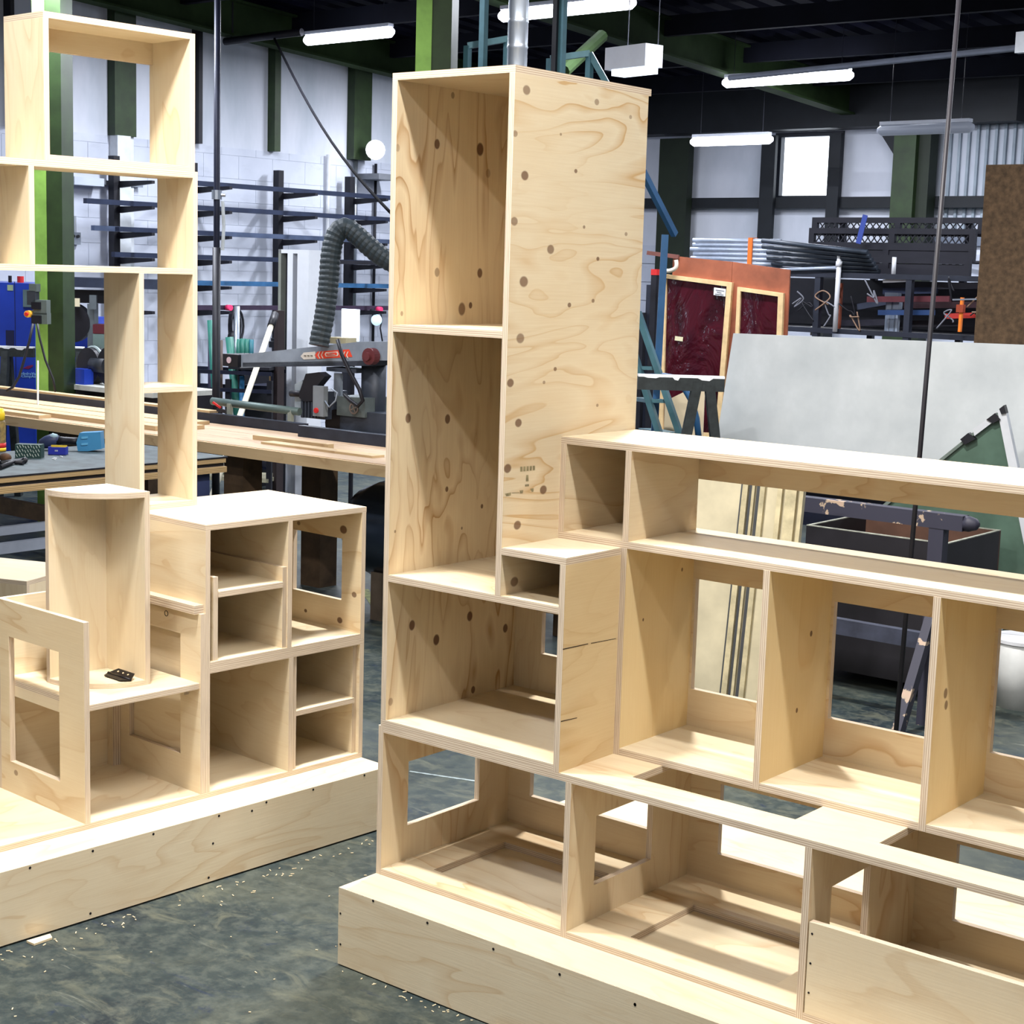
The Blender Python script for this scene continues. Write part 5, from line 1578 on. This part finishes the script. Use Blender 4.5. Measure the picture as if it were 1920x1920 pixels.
def a_trestle(label, pa, pb, d, tl_):
    o = trestle(label, pa, pb, d, legs=False)
    a, b = at_d(*pa, d), at_d(*pb, d)
    z = (a.z + b.z) / 2
    dv = Vector(((b - a).x, (b - a).y, 0)).normalized()
    nn = Vector((-dv.y, dv.x, 0))
    for t in tl_:
        c = a.lerp(b, t)
        for s in (-1, 1):
            MB().bar(Vector((c.x, c.y, z - 0.02)) + dv * s * 0.03, Vector((c.x, c.y, 0)) + dv * s * 0.24 + nn * 0.05, 0.05, 0.07, up=nn).build('leg', DKT, o)
    return o
a_trestle('dark green A-frame trestle with flaked white edge in front of the red film', (1196, 710), (1358, 704), 8.7, (0.76,))
fr = Frame(at_d(1285, 790, 9.6), 20)
g = lambda px, py, t=0.0: fr.P(fr.uv(px, py)[0], t, fr.uv(px, py)[1])
q = [g(1322, 716), g(1318, 812), g(1245, 812), g(1247, 752)]
for w in (1, 2):
    q[w] = Vector((q[w].x, q[w].y, 0))
tag(MB().prism(q, fr.n * 0.015).build('plywood_offcut', BIRCH), 'pale plywood offcut with slanted top edge behind the A-frame trestle', 'offcut')

# ------------------------------------------------------------------ stillage with tubes and mesh panels by the far wall
fr = Frame(at_d(1600, 560, 13.2), -2)
g = lambda px, py, t=0.0: fr.P(fr.uv(px, py)[0], t, fr.uv(px, py)[1])
sl = thing('stillage', 'dark steel stillage frame full of odds and ends behind the white boards', 'rack', fr.P(0, 0.5, 0))
SLM = plain('stillage_steel', (40, 44, 56), 0.5, 0.3, 0.2, 5)
s0_, s1_ = fr.uv(1275, 560)[0], fr.uv(1880, 560)[0]
ztop = (fr.uv(1560, 514)[1] + fr.uv(1800, 514)[1]) / 2
zlow = (fr.uv(1560, 620)[1] + fr.uv(1800, 624)[1]) / 2
for px in (1290, 1531, 1702, 1872):
    s = fr.uv(px, 560)[0]
    for t in (0, 0.9):
        MB().box(s - 0.025, s + 0.025, t, t + 0.05, 0, ztop, fr=fr).build('post', SLM, sl)
for z in (ztop, zlow):
    for t in (-0.005, 0.905):
        MB().box(s0_, s1_, t, t + 0.05, z - 0.04, z, fr=fr).build('rail', SLM, sl)
MB().box(s0_, s1_, 0.05, 0.9, zlow - 0.03, zlow - 0.01, fr=fr).build('deck', BLACK, sl)
for px in (1290, 1531, 1702, 1872):
    s = fr.uv(px, 560)[0]
    MB().box(s - 0.025, s + 0.025, 0.05, 0.9, ztop - 0.04, ztop - 0.005, fr=fr).build('cross_rail', SLM, sl)
# backing sheet so that the clutter reads dark, then the clutter itself
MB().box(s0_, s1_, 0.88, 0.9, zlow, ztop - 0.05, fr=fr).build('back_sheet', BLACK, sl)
TUBEM = plain('galvanised_tube', (172, 182, 200), 0.4, 0.35, 0.15, 6)
order = ('topmost', 'second', 'third', 'fourth', 'fifth', 'sixth', 'lowest')
dz = 0.038
for i in range(7):
    z = ztop + 0.018 + dz * (6 - i)
    a_ = fr.uv(1284 - (i % 3) * 2, 470)[0]
    b_ = fr.uv(1449 + (i % 2) * 5, 470)[0]
    tag(MB().cyl(fr.P(a_, 0.12 + 0.02 * (i % 2), z), fr.P(b_, 0.12, z), 0.018, n=12).build('scaffold_tube', TUBEM, smooth=True), 'bright steel tube in the strapped bundle above the red-brown panel, %s row' % order[i], 'tube', 'strapped bright tubes')
sp_ = fr.uv(1395, 470)[0]
tag(MB().box(sp_ - 0.02, sp_ + 0.02, 0.085, 0.099, ztop - 0.02, ztop + 0.27, fr=fr).box(sp_ - 0.02, sp_ + 0.02, 0.085, 0.17, ztop + 0.268, ztop + 0.272, fr=fr).build('ratchet_strap', plain('orange_webbing', (240, 120, 40), 0.6, 0, 0.05)), 'orange ratchet strap around the bright steel tubes', 'strap')
DTUB = plain('dark_steel_tube', (58, 66, 78), 0.45, 0.4, 0.2, 6)
for i in range(6):
    z = ztop + 0.018 + 0.045 * (5 - i)
    a_ = fr.uv(1442 - (i % 2) * 4, 470)[0]
    b_ = fr.uv(1640, 470)[0]
    tag(MB().cyl(fr.P(a_, -0.02 - 0.042 * (5 - i) + 0.12, z), fr.P(b_, -0.02 - 0.042 * (5 - i) + 0.12, z - 0.016 * (5 - i)), 0.02, n=12).build('scaffold_tube', DTUB, smooth=True), 'dark steel tube in the sloping bundle right of the bright tubes, %s row' % order[i if i < 5 else 6], 'tube', 'dark sloping tubes')
# mesh panels stacked on edge
MSH = plain('black_mesh_steel', (30, 30, 40), 0.5, 0.2, 0.15)
for k, (xa, xb, ya, yb, t) in enumerate(((1455, 1782, 402, 438, 0.55), (1462, 1778, 424, 462, 0.45), (1452, 1786, 455, 486, 0.38), (1470, 1788, 480, 508, 0.30))):
    a_, b_ = fr.uv(xa, 450)[0], fr.uv(xb, 450)[0]
    z1_, z0_ = fr.uv(1600, ya)[1], fr.uv(1600, yb)[1]
    if k == 3:
        z0_ = ztop + 0.002
    mp = thing('mesh_panel', 'black mesh panel in the stack above the stillage, %s' % ('topmost', 'second from top', 'third from top', 'lowest')[k], 'panel', fr.P((a_ + b_) / 2, t, z0_), 'stacked black mesh panels')
    MB().box(a_, b_, t, t + 0.04, z1_ - 0.045, z1_, fr=fr).build('top_bar', MSH, mp)
    MB().box(a_, b_, t, t + 0.04, z0_, z0_ + 0.045, fr=fr).build('bottom_bar', MSH, mp)
    if k > 1:
        MB().box(a_ + 0.05, b_ - 0.05, t + 0.01, t + 0.03, (z0_ + z1_) / 2 - 0.03, (z0_ + z1_) / 2 + 0.02, fr=fr).build('middle_bar', MSH, mp)
    for s in (a_, a_ + (b_ - a_) * 0.5, b_ - 0.05):
        MB().box(s, s + 0.05, t, t + 0.04, z0_ + 0.045, z1_ - 0.045, fr=fr).build('end_bar', MSH, mp)
    n = 26
    mb = MB()
    for i in range(n):
        sa_ = a_ + (b_ - a_) * i / n
        sb_ = a_ + (b_ - a_) * (i + 1) / n
        mb.bar(fr.P(sa_, t + 0.02, z0_ + 0.04), fr.P(sb_, t + 0.02, z1_ - 0.04), 0.008, 0.008)
        mb.bar(fr.P(sb_, t + 0.025, z0_ + 0.04), fr.P(sa_, t + 0.025, z1_ - 0.04), 0.008, 0.008)
    wm = mb.build('wire_mesh', MSH, mp)
    wm['kind'] = 'stuff'
# leaning support so the mesh stack is carried
for px in (1500, 1740):
    s = fr.uv(px, 450)[0]
    MB().box(s, s + 0.05, 0.62, 0.66, ztop, fr.uv(1600, 402)[1], fr=fr).build('stack_post', SLM, sl)
    MB().box(s, s + 0.05, 0.28, 0.62, ztop - 0.002, ztop + 0.0, fr=fr).build('stack_foot', SLM, sl)
sp_ = fr.uv(1583, 430)[0]
tag(MB().bar(fr.P(sp_ + 0.03, 0.27, fr.uv(1600, 400)[1]), fr.P(sp_ - 0.02, 0.27, fr.uv(1600, 455)[1]), 0.045, 0.006, up=fr.n).build('ratchet_strap', plain('blue_webbing', (50, 70, 150), 0.6, 0, 0.05)), 'blue strap hanging over the black mesh panels', 'strap')
# clutter on the stillage deck
def item(name, lb, cat, mb_, m, group=None, smooth=False):
    return tag(mb_.build(name, m, smooth=smooth), lb, cat, group)
WPL = plain('white_plastic', (214, 216, 222), 0.5, 0, 0.06)
item('white_pole', 'tall white pole standing at the left end of the stillage', 'pole', MB().cyl(g(1569, 622, -0.03), g(1578, 476, -0.03), 0.02, n=10).cyl(g(1576, 500, -0.03), g(1577, 490, -0.03), 0.026, n=10), WPL, smooth=True)
item('white_pole', 'short white tube standing upright on the stillage top', 'pole', MB().cyl(g(1674, 514, 0.01), g(1676, 482, 0.01), 0.017, n=10), WPL, smooth=True)
item('white_rail', 'short white rail lying just under the stillage top rail', 'rail', MB().bar(g(1650, 527, 0.06), g(1702, 525, 0.06), 0.03, 0.025), WPL)
item('pipe', 'bright thin pipe resting below the dark sloping tubes', 'pipe', MB().cyl(g(1466, 506, -0.03), g(1572, 502, -0.03), 0.014, n=8), TUBEM, smooth=True)
item('box_section', 'dark red box-section bar lying across the stillage', 'bar', MB().bar(g(1610, 561, 0.15), g(1765, 560, 0.15), 0.04, 0.045), plain('dark_red_bar', (92, 40, 48), 0.5, 0.1, 0.2))
item('box_section', 'blue box-section bar with a bright edge under the dark red bar', 'bar', MB().bar(g(1634, 586, 0.12), g(1738, 586, 0.12), 0.035, 0.04), plain('mid_blue_bar', (48, 74, 120), 0.4, 0.3, 0.1))
item('box_section', 'bright red bar at the right end of the stillage', 'bar', MB().bar(g(1762, 593, 0.1), g(1850, 590, 0.1), 0.035, 0.04), plain('bright_red_bar', (190, 52, 44), 0.5, 0.1, 0.2))
item('box_section', 'short bright red bar at the left end of the stillage top', 'bar', MB().bar(g(1486, 516, 0.02), g(1510, 512, 0.02), 0.03, 0.022), plain('bright_red_bar', (190, 52, 44)))
item('box_section', 'rusty red upright bar at the left of the stillage', 'bar', MB().bar(g(1548, 618, 0.2), g(1553, 530, 0.2), 0.03, 0.03), plain('rusty_bar', (128, 62, 40), 0.7, 0.1, 0.2))
oc = thing('sash_clamp', 'orange clamp standing upright on the stillage', 'clamp', g(1804, 622, -0.04))
OR = plain('orange_enamel', (240, 128, 40), 0.4, 0, 0.06)
MB().bar(g(1804, 622, -0.04), g(1809, 558, -0.04), 0.028, 0.02).build('bar', OR, oc)
MB().bar(g(1792, 562, -0.05), g(1836, 561, -0.05), 0.012, 0.012).build('screw_handle', GALV, oc)
MB().box(*R(fr, (1801, 571, 1813, 586), -0.07, -0.03), fr=fr).build('slider', plain('dark_orange_jaw', (150, 60, 30), 0.5), oc)
random.seed(21)
for i, (xa, xb, y_, t_, col) in enumerate(((1545, 1640, 606, 0.3, (40, 40, 52)), (1620, 1760, 608, 0.35, (30, 28, 36)), (1640, 1850, 572, 0.5, (52, 30, 36)), (1600, 1700, 545, 0.5, (34, 44, 70)), (1710, 1850, 535, 0.45, (36, 36, 46)), (1540, 1640, 575, 0.6, (60, 66, 84)))):
    item('box_section', ('dark bar low at the left in the stillage', 'near-black bar low in the middle of the stillage', 'long maroon bar deep in the stillage', 'navy bar high in the middle of the stillage', 'dark bar high at the right in the stillage', 'sloping blue-grey tube at the left in the stillage')[i], 'bar', MB().bar(g(xa, y_, t_), g(xb, y_ - (18 if i == 5 else 2), t_), 0.045, 0.05), plain('stillage_bar_%d' % i, col, 0.5, 0.2, 0.2))
spots_ = ((1500, 560), (1515, 590), (1545, 565), (1560, 590), (1590, 570), (1600, 600), (1640, 545), (1790, 540), (1830, 560), (1775, 600), (1838, 600))
for i, (px, py) in enumerate(spots_):
    pts_ = [g(px + random.uniform(-16, 16), py + random.uniform(-26, 26), -0.03 + 0.02 * math.sin(j)) for j in range(5)]
    m = (plain('grey_cable', (120, 122, 132), 0.6, 0, 0.1), BLACK, plain('tan_cable', (140, 112, 92), 0.6, 0, 0.1))[i % 3]
    item('loose_cable', '%s loose cable on the stillage front, %s cable from the left' % (('grey', 'black', 'tan')[i % 3], ('first', 'second', 'third', 'fourth', 'fifth', 'sixth', 'seventh', 'eighth', 'tenth', 'ninth', 'eleventh')[i]), 'cable', MB().tube(catm(pts_, 6), 0.006, 6), m, 'tangled cables on the stillage', True)
for i, (rr_, col, lb) in enumerate((((1636, 548, 1660, 560), (120, 132, 150), 'pale blue-grey block on the stillage above the dark red bar'), ((1640, 566, 1648, 580), (150, 160, 176), 'left pale fitting between the red and blue bars'), ((1652, 566, 1662, 580), (150, 160, 176), 'right pale fitting between the red and blue bars'), ((1496, 612, 1512, 630), (186, 184, 176), 'grey-white lump at the left foot of the stillage'))):
    q = R(fr, rr_, 0.2, 0.26)
    mbx = MB().box(*q, fr=fr)
    mbx.box(q[0] + 0.01, q[1] - 0.01, 0.21, 0.25, zlow - 0.01, q[4], fr=fr)
    item('fitting', lb, 'fitting', mbx, plain('fitting_%d' % i, col, 0.5))
# cable clipped to the far wall
tag(MB().tube(catm([FW.P(FW.uv(*w)[0], -0.16, FW.uv(*w)[1]) for w in ((1786, 466), (1802, 482), (1825, 490), (1850, 493), (1900, 486))], 5), 0.02, 6).build('wall_cable', BLACK, smooth=True), 'thick black cable sagging on the far wall beside the brown board', 'cable')

# ------------------------------------------------------------------ white boards on a dark bench, brown board, hanging rod
fr = Frame(at_d(1560, 640, 9.0), 0)
g = lambda px, py, t=0.0: fr.P(fr.uv(px, py)[0], t, fr.uv(px, py)[1])
WB = NT('pale_grey_board')
_tc = WB.n('ShaderNodeTexCoord')
_f = WB.noise(_tc.outputs['Object'], 2.2, 5, 0.6)
WB.l(WB.ramp(_f, (0.3, srgb(178, 184, 188)), (0.55, srgb(196, 201, 204)), (0.72, srgb(210, 214, 218))), WB.b.inputs['Base Color'])
WB.b.inputs['Roughness'].default_value = 0.7
zb_ = fr.uv(1560, 905)[1]
sA, sB = fr.uv(1346, 820)[0], fr.uv(1735, 820)[0]
ba = MB().prism([g(1375, 625), g(1746, 640), fr.P(sB, -0.05, zb_), fr.P(sA, -0.05, zb_)], fr.n * 0.018).build('sheet_board', WB.m)
tag(ba, 'large pale grey board leaning behind the shelving, left of the hanging rod', 'board')
ba = MB().prism([g(1747, 640), g(2010, 650), fr.P(fr.uv(2000, 820)[0], -0.05, zb_), fr.P(sB + 0.004, -0.05, zb_)], fr.n * 0.018).build('sheet_board', WB.m)
tag(ba, 'large pale grey board leaning behind the shelving, right of the hanging rod', 'board')
kb = thing('steel_bench', 'dark steel bench carrying the two pale grey boards', 'bench', fr.P(0.5, 0.0, 0))
sR = fr.uv(2050, 820)[0]
MB().box(sA - 0.1, sR, -0.22, 0.35, zb_ - 0.04, zb_, fr=fr).build('top', BLACK, kb)
for s in (sA, sR - 0.3):
    for t in (-0.2, 0.28):
        MB().box(s, s + 0.06, t, t + 0.06, 0, zb_ - 0.04, fr=fr).build('leg', BLACK, kb)
MB().box(sA, sR - 0.3, -0.20, -0.16, zb_ - 0.22, zb_ - 0.04, fr=fr).build('apron', NAVY, kb)
# back rest so that the boards lean on something
MB().box(sA + 0.3, sA + 0.36, 0.03, 0.09, zb_, zb_ + 0.5, fr=fr).box(sB + 0.3, sB + 0.36, 0.03, 0.09, zb_, zb_ + 0.5, fr=fr).build('back_rest', BLACK, kb)

fr = Frame(at_d(1880, 470, 9.7), 0)
CHIP = plain('brown_chipboard', (104, 82, 60), 0.75, 0, 0.3, 30)
q = R(fr, (1849, 309, 2060, 640), 0, 0.018, 0.0)
tag(MB().box(*q, fr=fr).build('chipboard_sheet', CHIP), 'tall brown chipboard sheet at the right edge of the picture', 'board')
rod = MB().cyl(at_d(1676, 1417, 6.6), at_d(1803, -60, 6.6), 0.0098, n=10)
tag(rod.build('hanging_rod', plain('dark_rod', (36, 34, 40), 0.55, 0.1, 0.15), smooth=True), 'thin dark steel rod rising from floor to roof in front of the pale boards', 'rod')

# ------------------------------------------------------------------ framed glass leaning, paint-flaked trestle, black box, slatted sheet, bucket
fr = Frame(at_d(1850, 830, 8.05), 10)
g = lambda px, py, t=0.0: fr.P(fr.uv(px, py)[0], t, fr.uv(px, py)[1])
gl = thing('framed_glass', 'aluminium-framed green glass sheet propped on its corner behind the shelving', 'glass sheet', g(1780, 1254))
GLS = plain('green_grey_glass', (82, 104, 92), 0.15, 0, 0.25, 3)
ALU = plain('white_aluminium', (212, 216, 224), 0.35, 0.2, 0.06)
MB().prism([g(*w) for w in ((1884, 768), (1984, 1254), (1640, 1254), (1640, 962))], fr.n * 0.008).build('pane', GLS, gl)
MB().prism([g(*w, -0.02) for w in ((1872, 770), (1886, 764), (1990, 1254), (1968, 1254))], fr.n * 0.05).build('frame_bar', ALU, gl)
MB().prism([g(*w, -0.015) for w in ((1886, 762), (1884, 770), (1641, 966), (1636, 962))], fr.n * 0.03).build('frame_bar', plain('grey_frame_edge', (110, 122, 116), 0.5, 0.2), gl)
MB().prism([g(*w, -0.022) for w in ((1826, 804), (1855, 784), (1862, 792), (1829, 817))], fr.n * 0.03).build('frame_bar', ALU, gl)
for pts_ in (((1803, 823), (1818, 811), (1832, 822), (1812, 833)), ((1852, 786), (1868, 774), (1878, 786), (1864, 793)), ((1876, 766), (1885, 759), (1889, 774), (1880, 776))):
    MB().prism([g(*w, -0.03) for w in pts_], fr.n * 0.05).build('corner_clip', BLACK, gl)

FLK = NT('flaked_dark_paint')
_tc = FLK.n('ShaderNodeTexCoord')
_f = FLK.noise(_tc.outputs['Object'], 9.0, 5, 0.6, 0.4)
FLK.l(FLK.ramp(_f, (0.56, srgb(46, 46, 62)), (0.60, srgb(46, 46, 62)), (0.62, srgb(170, 150, 130)), (0.8, srgb(186, 150, 140))), FLK.b.inputs['Base Color'])
FLK.b.inputs['Roughness'].default_value = 0.6
bt = at_z(1745, 970, 0.90)
tt = thing('paint_flaked_trestle', 'dark trestle with flaking paint and rounded beam end behind the shelving', 'trestle', (bt.x, bt.y, 0))
xl, xr_ = at_plane(1505, 940, bt, EY).x, at_plane(1832, 975, bt, EY).x
MB().box(xl - 0.4, xr_ - 0.05, bt.y - 0.03, bt.y + 0.03, 0.86, 0.925).build('beam', FLK.m, tt)
MB().tube([(xr_ - 0.05, bt.y, 0.892), (xr_ - 0.03, bt.y, 0.892), (xr_, bt.y, 0.893), (xr_ + 0.012, bt.y, 0.894)], [0.033, 0.033, 0.024, 0.008], 14).build('beam_end', FLK.m, tt, True)
xp = at_plane(1760, 1000, bt, EY).x
MB().box(xp - 0.033, xp + 0.033, bt.y - 0.028, bt.y + 0.028, 0, 0.86).build('post', FLK.m, tt)
MB().box(xl - 0.3, xl - 0.24, bt.y - 0.028, bt.y + 0.028, 0, 0.86).build('post', FLK.m, tt)
MB().box(xl - 0.24, xp - 0.033, bt.y - 0.02, bt.y + 0.02, 0.33, 0.40).build('stretcher', plain('slate_stretcher', (58, 62, 78), 0.55, 0.1, 0.25, 8), tt)
MB().box(xp - 0.036, xp + 0.036, bt.y - 0.031, bt.y + 0.031, 0.50, 0.53).build('blue_tape', plain('blue_tape', (40, 70, 190), 0.5, 0, 0), tt)
for sgn in (-1, 1):
    MB().bar((xp, bt.y, 0.5), (xp, bt.y + sgn * 0.28, 0), 0.05, 0.04, up=(1, 0, 0)).build('foot_brace', FLK.m, tt)

# black open box
zt_ = 0.74
c4 = [at_z(*w, zt_) for w in ((1515, 985), (1778, 1019), (1904, 990), (1600, 972))]
# keep it rectangular: front edge along x, sides along y, standing behind the trestle
yf_ = bt.y + 0.40
xa_, xb_ = at_plane(1512, 985, Vector((0, yf_, 0)), EY).x, at_plane(1776, 1019, Vector((0, yf_, 0)), EY).x
BXM = plain('black_stained_ply', (30, 28, 34), 0.6, 0, 0.2, 6)
BXI = plain('brown_ply_inside', (84, 58, 46), 0.7, 0, 0.2, 6)
BXE = plain('worn_pale_edge', (150, 152, 140), 0.7, 0, 0.3, 20)
zt_ = at_plane(1776, 1019, Vector((0, yf_, 0)), EY).z
bb = thing('open_crate', 'black open-topped crate with brown inside behind the flaked trestle', 'crate', ((xa_ + xb_) / 2, yf_ + 0.35, 0))
dpt = 0.60
z0_ = 0.06
for nm, b in (('front', (xa_, xb_, yf_, yf_ + 0.015)), ('back', (xa_, xb_, yf_ + dpt - 0.015, yf_ + dpt)), ('side', (xa_, xa_ + 0.015, yf_ + 0.015, yf_ + dpt - 0.015)), ('side', (xb_ - 0.015, xb_, yf_ + 0.015, yf_ + dpt - 0.015))):
    w = MB().box(*b, z0_, zt_ - 0.004).build(nm, BXI if nm == 'back' else BXM, bb)
    MB().box(*b, zt_ - 0.004, zt_).build('worn_edge', BXE, w)
MB().box(xa_ + 0.015, xb_ - 0.015, yf_ + 0.015, yf_ + dpt - 0.015, zt_ - 0.30, zt_ - 0.28).build('inner_floor', BXI, bb)
for x in (xa_ + 0.02, xb_ - 0.08):
    for y in (yf_ + 0.03, yf_ + dpt - 0.1):
        MB().box(x, x + 0.06, y, y + 0.06, 0, z0_).build('foot', BXM, bb)

# slatted plywood sheet leaning behind the shelving
fr = Frame(at_d(1400, 1335, 7.2), 12)
g = lambda px, py, t=0.0: fr.P(fr.uv(px, py)[0], t, fr.uv(px, py)[1])
OLDP = ply_face('weathered_plywood', (206, 196, 168), (150, 132, 98), rings=5, amount=0.35, spots=0.6)
SLT = plain('weathered_batten', (196, 184, 150), 0.7, 0, 0.2, 14)
sh = thing('slatted_sheet', 'weathered plywood sheet with pale vertical battens behind the shelving', 'sheet', fr.P(0, 0, 0))
def lean(px, t):   # straight edge leaning to the left going down
    return [g(px, 860, t), Vector(fr.P(fr.uv(px - 50, 1335)[0], t - 0.0, 0.0))]
def slab(xa, xb, t0, t1, m, nm, uv=False):
    a_, b_ = lean(xa, t0), lean(xb, t0)
    return MB().prism([a_[0], b_[0], b_[1], a_[1]], fr.n * (t1 - t0)).build(nm, m, sh)
slab(1270, 1516, 0.0, 0.015, plain('weathered_sheet', (202, 192, 164), 0.75, 0, 0.12, 5), 'sheet')
for xa, xb in ((1401, 1411), (1419, 1424), (1434, 1443), (1467, 1476), (1483, 1503), (1509, 1516)):
    slab(xa, xb, -0.022, -0.001, SLT, 'batten')
for xa, xb in ((1396, 1400), (1412, 1418), (1426, 1433)):  # shade between the battens, put in as dark strips
    slab(xa, xb, -0.006, -0.001, plain('gap_shadow', (70, 72, 76), 0.8), 'shadow_strip')
q = [g(1296, 1180, -0.3), g(1314, 1236, -0.3), g(1298, 1244, -0.3), g(1285, 1240, -0.3)]
tri = MB().prism([g(1297, 1178, -0.25), g(1314, 1238, -0.25), Vector((g(1310, 1300, -0.25).x, g(1310, 1300, -0.25).y, 0)), Vector((g(1270, 1300, -0.25).x, g(1270, 1300, -0.25).y, 0)), g(1280, 1190, -0.25)], fr.n * 0.02)
tag(tri.build('board_offcut', WPL), 'white pointed board offcut in front of the slatted sheet', 'offcut')
# bucket
bk0 = at_z(1912, 1322, 0.0)
bk = thing('bucket', 'white plastic bucket on the floor at the right edge behind the shelving', 'bucket', bk0)
MB().tube([bk0 + Vector((0, 0, z_)) for z_ in (0.0, 0.30)], [0.115, 0.14], 24).build('body', plain('white_bucket', (196, 198, 198), 0.5, 0, 0.1), bk, True)
MB().tube([bk0 + Vector((0, 0, z_)) for z_ in (0.30, 0.315)], 0.146, 24).build('rim', WPL, bk)
MB().tube([bk0 + Vector((0.14 * math.cos(a), 0.14 * math.sin(a) * 0.4 - 0.05, 0.30 + 0.06 * math.sin(a))) for a in [i * math.pi / 8 for i in range(9)]], 0.004, 6).build('handle', GALV, bk)

# ------------------------------------------------------------------ hinge on the quarter-round cabinet, floor line, shavings
hz = 0.6065
HNG = plain('black_hinge_steel', (22, 20, 24), 0.4, 0.5, 0)
hp = at_z(222, 1271, hz)
hg = thing('hinge', 'small black steel hinge lying on the floor of the quarter-round cabinet', 'hinge', hp)
ea = (at_z(245, 1278, hz) - at_z(203, 1264, hz))
L = ea.length
ea.normalize()
na = Vector((-ea.y, ea.x, 0))
if na.dot(CAM - hp) > 0:
    na = -na
c0 = at_z(203, 1264, hz)
def leaf(off, tilt, nm):
    pts_ = [c0 + ea * (L * a) + na * (0.026 * b) * off + Vector((0, 0, 0.003 + 0.45 * tilt * b)) for a, b in ((0, 0.1), (1, 0.1), (0.86, 1.0), (0.14, 1.0))]
    return MB().prism(pts_, (0, 0, 0.0022)).build(nm, HNG, hg)
lf1 = leaf(1, 0.028, 'leaf')
lf2 = leaf(-1, 0.0, 'leaf')
MB().cyl(c0 + Vector((0, 0, 0.005)), c0 + ea * L + Vector((0, 0, 0.005)), 0.004, n=10).build('pin', HNG, hg, True)
for a in (0.28, 0.5, 0.72):
    p = c0 + ea * (L * a) + na * 0.015 + Vector((0, 0, 0.003 + 0.0126 * 0.57))
    MB().cyl(p, p + Vector((0, 0, 0.0035)) - na * 0.002, 0.003, n=8).build('screw_hole', plain('hole_pale', (214, 190, 150), 0.7, 0, 0), lf1)

def floor_mark(label, a, b, w, m, nm='floor_marking'):
    p, q = at_z(*a, 0), at_z(*b, 0)
    tag(MB().bar(p + Vector((0, 0, 0.001)), q + Vector((0, 0, 0.001)), w, 0.002).build(nm, m), label, 'floor marking')
floor_mark('worn yellow painted line on the floor right of the cube units', (683, 1105), (720, 1160), 0.05, plain('worn_yellow_line', (150, 158, 70), 0.7, 0, 0.4, 25))
floor_mark('pale chalk line on the floor seen through the base unit', (768, 1447), (898, 1466), 0.012, plain('pale_chalk', (150, 164, 170), 0.9, 0, 0.3, 30), 'chalk_line')
CHP = plain('wood_shaving', (226, 206, 170), 0.8, 0, 0.1)
random.seed(5)
wo = MB().prism([at_z(*w, 0.0) + Vector((0, 0, 0.001)) for w in ((50, 1768), (94, 1755), (98, 1762), (64, 1774))], (0, 0, 0.006)).build('wood_offcut', CHP)
tag(wo, 'small pale wood offcut on the floor against the left plinth', 'offcut')
sv = MB()
def shav(px, py, l=0.02):
    p = at_z(px, py, 0.0)
    a = random.uniform(0, 6.28)
    d_ = Vector((math.cos(a), math.sin(a), 0)) * l * random.uniform(0.3, 1)
    sv.bar(p + Vector((0, 0, 0.0015)), p + d_ * 0.7 + Vector((0, 0, 0.002)), 0.0025, 0.002)
for i in range(60):
    t = random.random()
    shav(t * 700 + random.gauss(0, 6), 1786 - t * 219 + abs(random.gauss(0, 14)) + 4)
for i in range(26):
    t = random.random()
    shav(634 + t * 300 + random.gauss(0, 6), 1812 + t * 128 + abs(random.gauss(0, 6)) - 2)
for i in range(24):
    shav(random.uniform(0, 700), random.uniform(1640, 1915), 0.014)
so = sv.build('wood_shavings', CHP, origin=(0, 0, 0))
so['kind'] = 'stuff'
so['label'] = 'pale wood shavings scattered on the floor between the plinths'
so['category'] = 'shavings'
